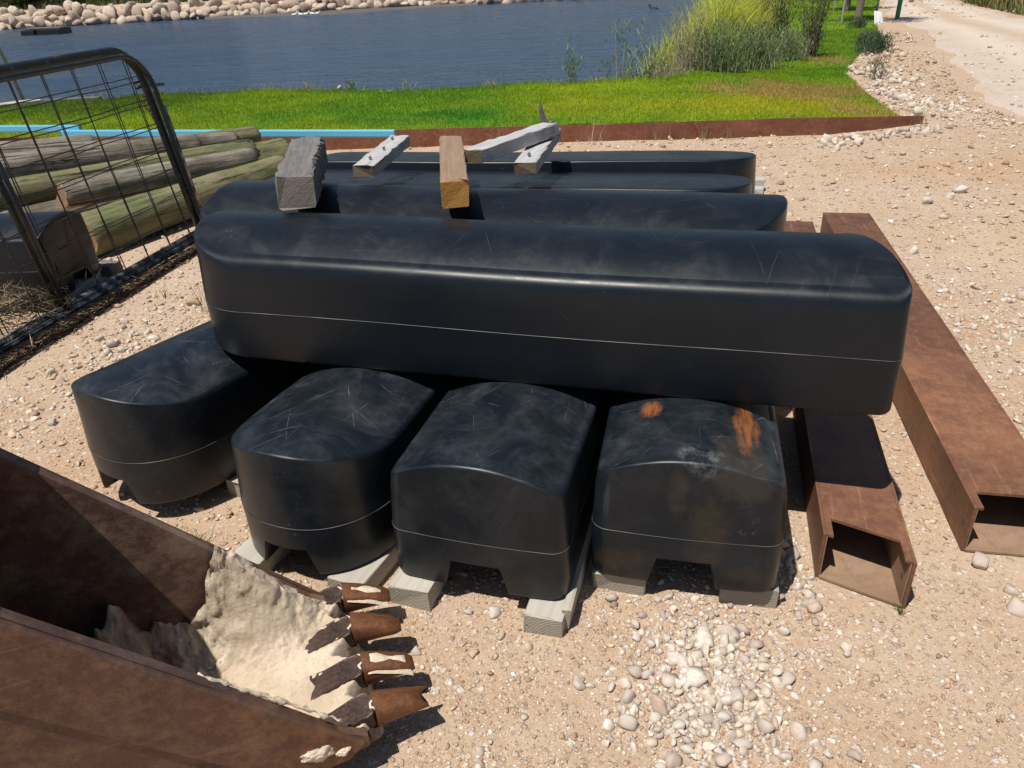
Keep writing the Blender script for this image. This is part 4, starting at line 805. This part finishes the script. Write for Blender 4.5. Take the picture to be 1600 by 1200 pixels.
    # silt smeared on the outside near the lip
    for cx_, cz_, rr_ in ((-.085, .14, .024), (-.03, .12, .012)):
        gx, gy = np.meshgrid(np.linspace(-1, 1, 22), np.linspace(-1, 1, 22), indexing='ij'); h = (1-np.hypot(gx, gy)+.5*fbm(gx*3+cx_*50, gy*3, 1, 3)); X_ = cx_+gx*rr_*1.5; Z_ = cz_+gy*rr_; Y_ = -.0335-np.clip(h, -.3, .7)*.012-fbm(X_, Z_, 120, 2)*.003
        ii, jj = np.meshgrid(np.arange(21), np.arange(21), indexing='ij'); a0 = ii*22+jj; link('silt_crust', npmesh('silt_crust', np.c_[X_.ravel(), Y_.ravel(), Z_.ravel()], np.c_[a0.ravel(), (a0+22).ravel(), (a0+23).ravel(), (a0+1).ravel()]), M['crust'], e, True)
    # crust on the near rim
    s = []; 
    pts_ = [(.03-.757*.905*t, -.011+random.uniform(-.004, .004), .130+.757*t+.002) for t in np.linspace(.0, .42, 40)]
    bm = bmesh.new(); tube(bm, [(-.02-.685*t, .003+random.uniform(-.004, .004), .128+(.05+.685*t)*1.06-.006) for t in np.linspace(.0, .36, 30)], [.002+.006*random.random()**2 for _ in range(30)], 7); bm_obj('silt_crust', bm, M['crust'], e, True)
bucket()
# ------------------------------------------------------------ mesh gates
def gate(label, BRp, U, a, b, rad, mesh_off, mat2):
    U = Vector(U).normalized(); nrm = Vector((U.y, -U.x, 0)); Vv = nrm*a+Vector((0, 0, b)); Ht = Vv.length; Vv.normalize(); O = Vector(BRp)
    e = empty('mesh_gate', BRp, 0, label, 'gate', 'mesh gates leaning together'); N_ = U.cross(Vv); w = lambda u, v, o=0: tuple(U*u+Vv*v+N_*o)
    LG = 3.0; rc = .22; bm = bmesh.new()
    pts = [w(0, 0), w(0, .3), w(0, Ht-rc-.2), w(0, Ht-rc)]+[w(rc-rc*math.cos(q), Ht-rc+rc*math.sin(q)) for q in np.linspace(.2, math.pi/2, 8)]+[w(1, Ht), w(LG, Ht), w(LG, Ht-.02), w(LG, 0)]
    tube(bm, pts, rad, 12); bm_obj('frame', bm, M['gate'], e, True)
    bm = bmesh.new(); tube(bm, [w(0, 0), w(LG, 0)], rad*.95, 12); bm_obj('bottom_rail', bm, M[mat2], e, True)
    bm = bmesh.new(); tube(bm, [w(1.40, 0), w(1.40, Ht)], rad*.8, 10); bm_obj('mid_stile', bm, M['gate'], e, True)
    bm = bmesh.new(); k = 0
    for u in np.arange(.10+mesh_off, LG, .235):
        j = random.uniform(-.01, .01); tube(bm, [w(u+j, -.01, .02), w(u+j*.3, Ht*.5, .03+random.uniform(-.012, .012)), w(u, Ht, .02)], .0034, 5)
    v = .13+mesh_off*.8
    while v < Ht-.03:
        tube(bm, [w(-.012, v, .022)]+[w(u, v+random.uniform(-.008, .008), .024+random.uniform(-.008, .008)) for u in np.arange(.3, LG, .3)]+[w(LG, v, .022)], .0034, 5); v += .148
    bm_obj('wire_mesh', bm, M['gate'], e); return e, w
g1, w1 = gate('black tubular gate with wire mesh, its rounded top corner against the river', (-2.156, 5.338, .045), (-.2288, -.9735, 0), .18, 1.20, .027, 0., 'gate_worn')
g2, w2 = gate('second mesh gate close behind the first, with a scraped grey stile', (-2.105, 5.31, .04), (-.2288, -.9735, 0), .155, 1.175, .017, .055, 'gate_worn')
bm = bmesh.new(); tube(bm, [w2(-.012, .05), w2(-.012, .5), w2(-.012, .86)], .021, 10); bm_obj('stile_sleeve', bm, M['gate_worn'], g2, True)
bm = bmesh.new()
def wabs(p, q): return tuple(Vector(p)+Vector(q))
tube(bm, [w1(.03, .98, .05), w1(-.05, .985, .03), w1(-.19, .965, .0)], .010, 8); tube(bm, [w1(.03, 1.01, .05), w1(-.04, 1.02, .03), w1(-.11, 1.01, .01)], .008, 8); bm_obj('latch', bm, M['gate'], g1, True)
def chain():
    bm = bmesh.new()
    for i in range(13):
        t = i/12; p_ = Vector(w1(.0+.03*math.sin(t*5), .93-.22*t, .035+.01*math.sin(t*9))); rot_ = Matrix.Rotation(R(90*(i % 2)+20), 4, 'X')
        q = [p_+(rot_ @ Vector((.008*math.cos(a), .0, .013*math.sin(a)))) for a in np.linspace(0, 2*math.pi, 11)]
        tube(bm, q, .0028, 5, False)
    o = bm_obj('chain', bm, M['rust_tooth'], None, True); o.location = g1.location; tag(o, 'rusty chain hanging on the gate stile', 'chain')
chain()
# brush and debris along the gate foot
def twigs(name, label, n, fx, ln, rad, cols, mat='blade'):
    ps = []
    for i in range(n):
        x, y, z, dx, dy, dz, L_ = fx(i); p0 = np.array([x, y, z]); dv = np.array([dx, dy, dz]); dv = dv/np.linalg.norm(dv)*L_; a = np.cross(dv, [0, 0, 1.]); a = a/(np.linalg.norm(a)+1e-9)*rad*rng.uniform(.6, 1.3); b = np.cross(dv, a); b = b/np.linalg.norm(b)*np.linalg.norm(a)
        V = np.array([p0+a, p0-a*.5+b*.87, p0-a*.5-b*.87, p0+dv]); T = np.array([[0, 1, 3], [1, 2, 3], [2, 0, 3]]); c = np.array(cols[rng.integers(len(cols))])*rng.uniform(.7, 1.2); ps.append((V, T, np.tile([*c, 1], (4, 1))))
    V, T, C = merge(ps); o = link(name, npmesh(name, V, T, C), M['stone' if mat == 'stone' else mat]); return o
def f1(i):
    t = rng.random(); x = -2.12-.47*t*1.05; y = 5.28-2.05*t; off = .07+abs(rng.normal(0, .035)); return (x+off*.95, y-off*.22, .005+.03*math.exp(-((off-.09)/.05)**2)*rng.random(), rng.normal(-.25, .5), rng.normal(-1, .6), rng.normal(.05, .18), rng.uniform(.02, .09))
tag(twigs('bark_litter', '', 3200, f1, 0, .0045, [(.20, .13, .08), (.32, .22, .14), (.12, .08, .05), (.45, .34, .24)]), 'strip of dark bark litter along the foot of the leaning gates', 'litter', kind='stuff')
def f2(i):
    a = rng.uniform(0, 6.28); return (-2.62+rng.normal(0, .12), 3.85+rng.normal(0, .15), .05+rng.random()*.14, math.cos(a), math.sin(a)*.7, rng.normal(.35, .35), rng.uniform(.05, .2))
tag(twigs('dry_brush', '', 420, f2, 0, .0028, [(.30, .24, .15), (.40, .32, .2), (.16, .12, .08)]), 'tangle of dry pale twigs behind the gate at the left edge', 'twigs', kind='stuff')
# ------------------------------------------------------------ edging and blue steel
def edging():
    line = [(-6.3, 8.86), (-3.16, 8.2), (-.5, 8.05), (1.4, 7.86), (3.2, 7.76), (4.30, 8.04)]; e = None
    P_ = []; 
    for (a, b) in zip(line[:-1], line[1:]):
        n = max(2, int(math.dist(a, b)/.25))
        for i in range(n): t = i/n; P_.append((a[0]+(b[0]-a[0])*t, a[1]+(b[1]-a[1])*t))
    P_.append(line[-1]); bm = bmesh.new(); rs = []
    for i, (x, y) in enumerate(P_):
        wob = random.uniform(-.006, .006); h = .172-.085*max(0, min(1, (x-3.1)/1.2))+random.uniform(-.002, .002); rs.append([bm.verts.new(v) for v in ((x, y+wob, -.05), (x, y+wob-.004, h), (x, y+wob+.004, h), (x, y+wob+.008, -.05))])
    for a, b in zip(rs[:-1], rs[1:]):
        for k in range(3): bm.faces.new((a[k], b[k], b[k+1], a[k+1]))
    bm.faces.new(rs[0]); bm.faces.new(rs[-1][::-1])
    tag(bm_obj('steel_edging', bm, M['rust_edge']), 'long low rusty steel edging holding back the lawn', 'edging')
edging()
def cyan(a, b, z, label):
    a, b = Vector((*a, z)), Vector((*b, z)); L_ = (b-a).length; bm = bmesh.new()
    prism(bm, [(-.022, 0), (.022, 0), (.026, .012), (.026, .062), (.012, .068), (-.020, .068), (-.026, .058), (-.026, .012)], 'x', 0, L_)
    o = bm_obj('blue_steel_length', bm, M['cyan']); o.location = a; o.rotation_euler = (0, 0, math.atan2(b.y-a.y, b.x-a.x)); return tag(o, label, 'steel length')
cyan((-4.55, 8.36), (-1.0, 7.55), .205, 'long light blue painted steel length lying along the top of the rusty edging')
cyan((-7.2, 8.98), (-4.36, 8.37), .245, 'shorter light blue painted steel length at the left edge, overlapping the long one')
# ------------------------------------------------------------ small plants in the yard
def tuft(name, x, y, n, h, wd, cols, label, cat='plant', spread=.02, lean=.6, z=None, kind=None, curl=.4, seg=3):
    z0 = float(gz(np.array([x]), np.array([y]))[0]) if z is None else z; xs = x+rng.normal(0, spread, n); ys = y+rng.normal(0, spread, n)
    c = np.array(cols)[rng.integers(len(cols), size=n)]*rng.uniform(.7, 1.2, (n, 1)); V, T, C = blades(xs, ys, np.full(n, z0-.003), h*rng.uniform(.45, 1.1, n), wd*rng.uniform(.7, 1.2, n), rng.uniform(.1, lean, n), c, seg, curl)
    return tag(link(name, npmesh(name, V, T, C), M['blade']), label, cat, kind=kind)
G1 = [(.10, .17, .04), (.16, .24, .06), (.3, .3, .12)]
tuft('grass_tuft', -1.045, 1.975, 26, .075, .004, G1, 'small green grass tuft on the sand in front of the leftmost block', 'grass tuft', .014, 1.3)
tuft('grass_tuft', -1.30, 2.02, 14, .05, .003, [(.35, .3, .16), (.2, .25, .1)], 'thin dry tuft beside the foot of the leftmost block', 'grass tuft', .015, .9)
tuft('weed_seedling', 1.055, 1.545, 12, .06, .005, [(.10, .05, .04), (.12, .2, .05)], 'tiny reddish weed in front of the open end of the rusty channel', 'weed', .006, .9)
tuft('grass_stalk', -1.66, 3.95, 16, .30, .004, [(.25, .27, .12), (.4, .36, .2)], 'thin grass stalks at the foot of the gate by the long float', 'grass stalk', .03, .5)
tuft('grass_stalk', -2.0, 4.2, 10, .12, .004, [(.2, .25, .1)], 'short green sprig on the gravel between gate and float', 'grass stalk', .02, .8)
tuft('grass_stalk', -1.42, 2.98, 14, .2, .003, [(.22, .27, .12)], 'thin green stalks touching the long front float at its left end', 'grass stalk', .02, .6)
for x, lb in ((-2.35, 'dry weed at the left part of the rusty edging'), (-.95, 'dry stalk against the edging left of the grey timber'), (-.05, 'pale curly dry weed against the edging behind the brown post'), (.92, 'pink tipped dry seed heads in front of the edging'), (2.25, 'green and dry weed against the edging right of the middle'), (2.0, 'straw coloured stalk against the edging right of the middle'), (1.55, 'single pale stalk on the rusty edging'), (4.2, 'small dry grass clump at the right end of the edging')):
    y = float(np.interp(x, [-3.16, -.5, 1.4, 3.2, 4.3], [8.2, 8.05, 7.86, 7.76, 8.04]))
    tuft('dry_weed', x, y-.06, 14, .24, .006, [(.45, .36, .2), (.2, .26, .08)] if x != .92 else [(.62, .42, .36), (.5, .4, .26)], lb, 'weed', .05, .7)
# ------------------------------------------------------------ river bank plants
def leafcloud(cs, rs, n, size, cols, zmin=-9, flat=0):
    cs = np.array(cs); rs = np.array(rs); k = rng.integers(0, len(cs), n); v = rng.standard_normal((n, 3)); v /= np.linalg.norm(v, axis=1)[:, None]; rad = rng.random(n)**.45
    p_ = cs[k]+v*rs[k]*rad[:, None]; p_ = p_[p_[:, 2] > zmin]; n = len(p_); a = rng.standard_normal((n, 3)); a /= np.linalg.norm(a, axis=1)[:, None]; b = rng.standard_normal((n, 3)); b -= (b*a).sum(1)[:, None]*a; b /= np.linalg.norm(b, axis=1)[:, None]
    s = size*rng.uniform(.6, 1.3, n)[:, None]; V = np.stack([p_-a*s, p_+b*s*.42, p_+a*s, p_-b*s*.42], 1).reshape(-1, 3); i = np.arange(n)*4
    T = np.vstack([np.c_[i, i+1, i+2], np.c_[i, i+2, i+3]]); kk = rng.integers(len(cols), size=n); C = np.repeat(np.c_[np.array(cols)[kk]*rng.uniform(.65, 1.25, (n, 1)), np.ones(n)], 4, 0); return V, T, C
def zland(x, y): return np.maximum(gz(np.atleast_1d(x), np.atleast_1d(y)), -.7)
def reeds():
    line = [(2.75, 12.2), (3.7, 13.6), (4.6, 16), (5.6, 19.2), (7.0, 24), (9.0, 30)]; seg_ = [math.dist(a, b) for a, b in zip(line[:-1], line[1:])]; cum = np.r_[0, np.cumsum(seg_)]
    n = 34000; u = rng.random(n)**1.15*cum[-1]; x = np.interp(u, cum, [p[0] for p in line]); y = np.interp(u, cum, [p[1] for p in line]); off = rng.uniform(-1.0, .55, n); x = x+off*.93; y = y-off*.35
    hh = rng.uniform(.9, 1.75, n)*(1-.35*np.clip((off-.1)/.4, 0, 1))*np.clip(.55+.35*u, 0, 1)*(.85+.5*fbm(x, y, 1.2, 2)); tone = rng.random((n, 1)); c = np.array([.24, .31, .03])*(1-tone)+np.array([.58, .58, .08])*tone
    dry = rng.random(n) < .07; c[dry] = (.42, .36, .18)
    V1 = blades(x, y, zland(x, y)-.02, hh, .024*np.ones(n)*(1+u*.03), rng.uniform(.1, .55, n), c, 4, .9, dirn=rng.normal(R(20), .9, n))
    V, T, C = merge([V1]); tag(link('reed_bed', npmesh('reed_bed', V, T, C), M['blade']), 'tall yellow green reed bed on the river bank', 'reeds', kind='stuff')
reeds()
def shrub(name, x, y, w_, h, n, cols, label, stems=40, size=.02, cat='shrub', group=None, wisp=False):
    z0 = float(zland(x, y)[0]); e = empty(name, (x, y, z0), 0, label, cat, group); xs = rng.normal(0, w_*.3, stems); ys = rng.normal(0, w_*.22, stems); hh = h*rng.uniform(.45, 1.05, stems)*np.exp(-(xs/w_)**2)
    lean = rng.uniform(.05, .4, stems); az = rng.uniform(0, 6.28, stems); ps = []
    cs = []; bm = bmesh.new()
    for i in range(stems):
        top = np.array([xs[i]+math.cos(az[i])*lean[i]*hh[i], ys[i]+math.sin(az[i])*lean[i]*hh[i], hh[i]]); b0 = np.array([xs[i], ys[i], -.02]); mid = (b0+top)/2+np.array([0, 0, .04*hh[i]])
        tube(bm, [b0, mid, top], [.005+.003*h, .004, .002], 4, False); m_ = max(3, n//stems); t = rng.random(m_)**.7; pp = b0+(top-b0)*t[:, None]
        cs.append(pp)
        if stems <= 8: bm_obj('stem', bm, M['dry_stem'], e); bm = bmesh.new()
    if stems > 8: bm_obj('stem', bm, M['bark' if 'upright' in name else 'dry_stem'], e)
    cs = np.vstack(cs); cs = cs+rng.normal(0, .03+.02*h, cs.shape)*np.array([1, 1, .6]); nn = len(cs)
    c = np.array(cols)[rng.integers(len(cols), size=nn)]*rng.uniform(.6, 1.25, (nn, 1))
    V, T, C = blades(cs[:, 0], cs[:, 1], cs[:, 2], size*3*rng.uniform(.6, 1.3, nn), size*.45*rng.uniform(.7, 1.3, nn), rng.uniform(.2, 1.2, nn), c, 2, .3)
    link('foliage', npmesh('foliage', V, T, C), M['blade'], e); return e
GG = [(.13, .22, .08), (.20, .29, .12), (.09, .16, .05), (.27, .33, .15)]; GD = [(.46, .40, .27), (.36, .33, .22), (.26, .30, .17)]
shrub('feathery_shrub', 3.15, 11.75, .65, .8, 5200, GG, 'grey green feathery shrub in front of the reed bed', 90, .02)
shrub('feathery_shrub', 3.85, 12.3, .6, .72, 4200, GG, 'dark grey green shrub at the foot of the reeds on their right', 80, .02)
shrub('feathery_shrub', 4.6, 13.3, .6, .5, 3000, GG+GD, 'low grey scrub sprawling onto the lawn right of the reeds', 70, .02)
shrub('dry_shrub', 2.35, 11.25, .45, .55, 1600, GD, 'pale dry twiggy bush at the left foot of the reeds', 70, .018)
shrub('dry_shrub', 2.75, 11.75, .4, 1.05, 1300, GD+[(.45, .38, .24)], 'tall bleached bush between the water and the reeds', 50, .022)
shrub('river_weed', 1.98, 11.2, .35, .6, 900, GG, 'leafy green weeds on the bank left of the dry bush', 26, .024)
shrub('river_weed', 1.62, 11.05, .10, 1.1, 240, GG, 'tall thin green weed standing against the water nearest the bushes', 5, .03)
shrub('river_weed', .98, 10.95, .08, .68, 150, GG, 'tall thin green weed alone on the lawn rim right of the middle', 4, .028)
shrub('river_weed', 2.15, 11.5, .16, 1.3, 260, GG+GD, 'tall spindly grey weed leaning over the water beside the bushes', 6, .026)
shrub('river_weed', 1.35, 11.0, .16, .22, 200, GD, 'small dry weeds at the lawn rim left of the bushes', 14, .02)
shrub('dry_tuft', -.12, 11.0, .18, .20, 300, [(.5, .42, .28), (.4, .33, .22)], 'pale straw tuft on the lawn rim near the middle', 40, .022, 'grass tuft')
shrub('dry_tuft', -2.75, 12.0, .35, .38, 260, [(.42, .34, .26), (.34, .28, .2)], 'pinkish dry weeds on the lawn rim at left', 30, .018, 'weed')
shrub('river_weed', -2.05, 11.35, .10, .25, 200, GG, 'short green weed on the lawn rim left of the white rocks', 10, .024)
shrub('river_weed', -1.2, 11.1, .12, .26, 120, GD, 'small dry seed heads right of the white rocks on the lawn rim', 8, .02)
shrub('dry_tuft', -5.7, 11.6, .35, .55, 160, [(.5, .45, .33), (.35, .33, .22)], 'white flowered dry weed seen through the gate against the river', 14, .018, 'weed')
for i, (x, y, h, lb) in enumerate(((5.15, 13.6, 1.5, 'slim dark green upright shrub at the right edge of the reeds'), (4.75, 14.2, 1.4, 'slim upright shrub with dark leaves standing in the reeds'))):
    shrub('upright_shrub', x, y, .22, h, 1900, [(.06, .09, .03), (.10, .14, .05)], lb, 34, .022)
shrub('bank_shrub', 6.35, 13.9, .5, .32, 1900, [(.06, .11, .06), (.10, .16, .08)], 'low dark green bush on the white rocks at the lawn edge', 60, .024)
shrub('bank_shrub', 6.75, 15.1, .35, .25, 900, [(.06, .11, .05), (.10, .16, .07)], 'small green bush further along the lawn edge by the road', 40, .022)
shrub('bank_shrub', 7.9, 18.2, .35, .22, 700, [(.06, .11, .05)], 'small dark plant on the lawn edge near the young trees', 30, .022)
shrub('sapling', 5.12, 11.05, .12, .42, 220, [(.16, .16, .07), (.3, .24, .12)], 'tiny bare sapling growing from the white rocks beside the road', 6, .022, 'sapling')
def tree(x, y, h, r, label, seed):
    rg = np.random.default_rng(seed); e = empty('young_tree', (x, y, float(zland(x, y)[0])), 0, label, 'tree', 'young trees by the road'); bm = bmesh.new()
    tube(bm, [(0, 0, -.05), (.03, 0, .08), (.06, .02, .6), (.12, 0, h*.45), (.16, .05, h*.75)], [r*1.7, r*1.15, r, r*.75, r*.4], 10); cs, rs = [], []
    for i in range(9):
        a = rg.uniform(0, 6.28); z = h*rg.uniform(.38, .7); ln = rg.uniform(.5, 1.0); b = (.12+math.cos(a)*ln, math.sin(a)*ln, z+ln*.8); tube(bm, [(.12, 0, z), (.12+math.cos(a)*ln*.5, math.sin(a)*ln*.5, z+ln*.5), b], [r*.35, r*.22, r*.08], 6); cs.append(b); rs.append([.42, .42, .34])
        cs.append((b[0]*.6, b[1]*.6, b[2]+.35)); rs.append([.4, .4, .3])
    bm_obj('trunk', bm, M['bark'], e, True); V, T, C = leafcloud(cs, rs, 5000, .045, [(.05, .09, .025), (.10, .15, .04), (.07, .11, .04)]); link('crown', npmesh('crown', V, T, C), M['blade'], e)
tree(8.34, 19.45, 3.2, .075, 'nearest young tree with a dark trunk between two stakes', 1)
tree(9.5, 22.9, 3.0, .055, 'second young tree further back along the lawn', 2); tree(11.3, 27.5, 3.0, .05, 'third young tree far back beside the road', 3)
def stake(x, y, h, lean, label, r=.028, mat='wood_grey', nm='tree_stake', cat='stake', grp='tree stakes'):
    bm = bmesh.new(); tube(bm, [(0, 0, -.1), (lean*h*.5, .01, h*.5), (lean*h, 0, h)], [r, r, r*.92], 8); o = bm_obj(nm, bm, M[mat]); o.location = (x, y, 0); tag(o, label, cat, grp)
stake(8.0, 19.45, 1.5, .0, 'pale wooden stake left of the nearest young tree'); stake(9.25, 20.5, 1.5, .03, 'leaning wooden stake right of the nearest young tree, by the road'); stake(9.15, 22.9, 1.4, 0, 'pale thin stake beside the second young tree', .022); stake(10.2, 23.8, 1.4, .02, 'thin stake at the road side behind the second tree', .022)
stake(9.62, 20.15, 1.3, .02, 'bright green painted post at the edge of the gravel road', .055, 'green_post', 'green_post', 'post', None)
bm = bmesh.new(); tube(bm, [(0, 0, -.2), (-.10, 0, .55), (-.19, 0, 1.10)], [.035, .034, .03], 4); o = bm_obj('wooden_stake', bm, M['wood_dark']); o.location = (-6.62, 11.5, 0); tag(o, 'grey wooden stake leaning left by the river, behind the gate', 'stake')
plank('sleeper', (-9.3, 9.1, 0), (-6.35, 11.35, 0), .2, .2, 'wood_bearer', 'grey timber sleeper edging the bank at the far left behind the gate', 'sleeper')
plank('sleeper', (-6.32, 11.42, .02), (-5.6, 11.5, .02), .12, .16, 'wood_dark', 'short dark sleeper at the foot of the wooden stake', 'sleeper')
# tree guard
def guard():
    bm = bmesh.new(); n = 14
    for k, r_ in ((0, .11), ):
        A = [bm.verts.new((.10*math.cos(a), .08*math.sin(a), 0)) for a in np.linspace(-2.4, 2.4, n)]; B = [bm.verts.new((.08*math.cos(a)+.03, .07*math.sin(a), .24+.05*math.cos(a*.7))) for a in np.linspace(-2.4, 2.4, n)]
        for i in range(n-1): bm.faces.new((A[i], A[i+1], B[i+1], B[i]))
    bmesh.ops.solidify(bm, geom=list(bm.faces), thickness=.008)
    o = bm_obj('tree_guard', bm, M['white'], None, True); o.location = (8.72, 19.1, 0.02); o.rotation_euler = (0, R(12), R(200)); tag(o, 'small curved white plastic tree guard beside the nearest trunk', 'tree guard')
guard()
def spot():
    e = empty('garden_light', (5.74, 14.95, .02), R(20), 'small black garden spotlight on the grass with bluish lenses', 'garden light')
    bm = bmesh.new(); tube(bm, [(0, 0, -.1), (0, 0, .12)], .018, 8); box(bm, -.05, .05, -.03, .03, .10, .16); bm_obj('stem', bm, M['black'], e)
    for s in (-1, 1):
        bm = bmesh.new(); tube(bm, [(s*.06, -.05, .19), (s*.065, .06, .25)], [.052, .045], 14); l = bm_obj('lamp_head', bm, M['black'], e); bm = bmesh.new(); tube(bm, [(s*.06, -.058, .186), (s*.06, -.05, .19)], [.046, .048], 14); bm_obj('lens', bm, M['lampglass'], l)
    bm = bmesh.new(); tube(bm, [(-.09, .05, 0), (-.09, .05, .42)], .006, 5); bm_obj('marker_rod', bm, M['black'], e)
spot()
def verge():
    n = 26000; y = 9+rng.random(n)**1.4*60; x = ROAD_R(y)+.15+rng.exponential(1.6, n); r = np.hypot(x, y); c = np.array([(.14, .17, .04), (.24, .23, .09), (.36, .30, .15), (.08, .11, .03)])[rng.integers(4, size=n)]*rng.uniform(.7, 1.2, (n, 1))
    V, T, C = blades(x, y, gz(x, y), rng.uniform(.15, .6, n), .0016*r, rng.uniform(.1, .7, n), c, 2, .4); tag(link('roadside_grass', npmesh('roadside_grass', V, T, C), M['blade']), 'tall green and straw grass along the right side of the gravel road', 'grass', kind='stuff')
verge()
for i, (x, y, w_, h, lb) in enumerate(((14.6, 22.5, 1.6, .9, 'dark green bush right of the gravel road nearest the corner'), (17.4, 27, 2.0, 1.2, 'second dark bush along the right side of the road'), (21.5, 33, 2.6, 1.5, 'third dark bush further along the right side of the road'))):
    e = empty('roadside_bush', (x, y, 0), 0, lb, 'bush', 'bushes beyond the road'); cs = rng.normal(0, .33, (16, 3))*[w_, w_*.6, 0]+np.c_[np.zeros((16, 2)), rng.uniform(.2, h, 16)]; rs = np.tile([.5, .5, .38], (16, 1))
    V, T, C = leafcloud(cs, rs, 9000, .05, [(.04, .07, .02), (.08, .12, .03), (.13, .16, .05)], 0.); link('crown', npmesh('crown', V, T, C), M['blade'], e); bm = bmesh.new()
    for k in range(5): tube(bm, [(0, 0, -.05), (random.uniform(-1, 1), random.uniform(-.5, .5), h*.7)], [.03, .012], 5)
    bm_obj('trunk', bm, M['bark'], e)
# ------------------------------------------------------------ far bank
def farveg():
    n = 30000; x = rng.uniform(-45, 8, n); y = np.interp(x, [-60, -27.3, -13.8, 6.5], [42, 47, 49.5, 52])+3.6+rng.random(n)**1.2*22; c = np.array([(.12, .15, .05), (.20, .20, .09), (.28, .25, .13), (.09, .12, .04)])[rng.integers(4, size=n)]*rng.uniform(.7, 1.2, (n, 1))
    V, T, C = blades(x, y, gz(x, y)-.03, rng.uniform(.15, .5, n), np.full(n, .09), rng.uniform(.1, .7, n), c, 1); tag(link('far_bank_grass', npmesh('far_bank_grass', V, T, C), M['blade']), 'olive green grass on the low land beyond the far bank boulders', 'grass', kind='stuff')
farveg()
sp = [(-36.0, 53.5, 2.6), (-33.2, 53, 2.8), (-30.6, 53.2, 2.8), (-28.2, 53, 2.4), (-25.7, 54, 2.6), (-23.2, 54.6, 2.4), (-20.8, 55.2, 2.2), (-18.8, 56.4, 2.0), (-34, 57, 3.4), (-29, 57.5, 3.4), (-24.5, 58, 3.2), (-20, 59, 2.6)]
for i, (x, y, h) in enumerate(sp):
    e = empty('far_shrub', (x, y, .3), 0, 'one of the dark green shrubs in the belt beyond the far bank at upper left', 'shrub', 'shrubs beyond the far bank'); m_ = 14; cs = np.c_[rng.normal(0, 1.0, m_), rng.normal(0, .8, m_), rng.uniform(.25, h*.8, m_)]; rs = np.tile([.8, .7, .6], (m_, 1))
    V, T, C = leafcloud(cs, rs, 6500, .12, [[(.035, .055, .022), (.06, .085, .03), (.09, .12, .05)], [(.08, .11, .045), (.12, .15, .06), (.05, .075, .03)]][i % 2], 0.); link('crown', npmesh('crown', V, T, C), M['blade'], e); bm = bmesh.new()
    for k in range(4): tube(bm, [(0, 0, -.1), (random.uniform(-.6, .6), random.uniform(-.4, .4), h*.7)], [.07, .03], 5)
    bm_obj('trunk', bm, M['bark'], e)
def shed():
    e = empty('low_building', (-19.5, 66, .3), R(4), 'low pale building beyond the far bank shrubs', 'building'); bm = bmesh.new(); box(bm, -5, 5, -2, 2, 0, 2.2); bm_obj('wall', bm, M['shed'], e); bm = bmesh.new(); prism(bm, [(-2.3, 2.2), (2.3, 2.2), (0, 3.1)], 'x', -5.2, 5.2); bm_obj('roof', bm, M['white'], e)
shed()
def raft():
    e = empty('moored_raft', (-21.9, 41.5, -.70), R(-6), 'low dark raft floating before the far bank boulders at upper left', 'raft'); bm = bmesh.new(); box(bm, -1.0, -.3, -.45, .45, -.1, .22); bm_obj('pontoon', bm, M['black'], e, bevel=.05); bm = bmesh.new(); box(bm, -.15, 1.05, -.5, .5, -.1, .26); bm_obj('pontoon', bm, M['black'], e, bevel=.05)
    bm = bmesh.new(); box(bm, -.95, .98, -.3, .3, .262, .30); bm_obj('deck', bm, M['wood_dark'], e)
raft()
def bird(x, y, z, s, mat, label, name, cat, grp=None, yaw=0):
    bm = bmesh.new(); ly = bm.verts.layers.skin.verify(); v = [bm.verts.new(p) for p in ((-.5, 0, .32), (-.15, 0, .30), (.2, 0, .36), (.34, 0, .55), (.40, 0, .74), (.54, 0, .72))] if cat != 'x' else 0; [bm.edges.new((v[i], v[i+1])) for i in range(5)]
    me = bpy.data.meshes.new(name)
    for vv, r_ in zip(v, (.05, .20, .17, .08, .085, .025)): vv[ly].radius = (r_, r_)
    v[1][ly].use_root = True; bm.to_mesh(me); bm.free(); o = bpy.data.objects.new(name, me); col.objects.link(o); o.modifiers.new('Skin', 'SKIN'); o.modifiers.new('Sub', 'SUBSURF').levels = 1; o.modifiers['Sub'].render_levels = 1
    me.materials.append(M[mat]); o.location = (x, y, z); o.scale = (s, s, s); o.rotation_euler = (0, 0, yaw); tag(o, label, cat, grp)
for i, x in enumerate((-10.75, -10.45, -10.15, -9.85, -9.55)): bird(x, 45.9+.05*i, -.66, .33, 'feather', 'one of the small white birds standing in a row on the far mud bank', 'water_bird', 'bird', 'white birds on the far bank', random.uniform(-.6, .6)+(3.14 if i % 2 else 0))
bird(7.35, 39.4, -.86, .5, 'black', 'lone dark water bird swimming on the river at upper right', 'water_bird', 'bird', None, 2.8)
def mud():
    xs = np.linspace(-16.5, -1, 60); V = []; 
    for x in xs: yb = float(np.interp(x, [-60, -27.3, -13.8, 6.5], [42, 47, 49.5, 52])); wdt = 2.9*math.exp(-((x+9.5)/3.6)**2); V += [(x, yb-.2, -.60), (x, yb-.35-wdt*.5, -.665+.02*math.exp(-((x+9.5)/4)**2)), (x, yb-.45-wdt, -.72)]
    F_ = [(3*i+k, 3*i+3+k, 3*i+4+k, 3*i+1+k) for i in range(59) for k in range(2)]; m = MT('dark_mud', .6); m.base((.10, .085, .075)); m.bump(m.noise(3, 4), .5, .05)
    tag(link('mud_bank', npmesh('mud_bank', V, F_), m.m, smooth=True), kind='structure')
mud()
# keep shared meshes' normals valid
bpy.context.view_layer.update()
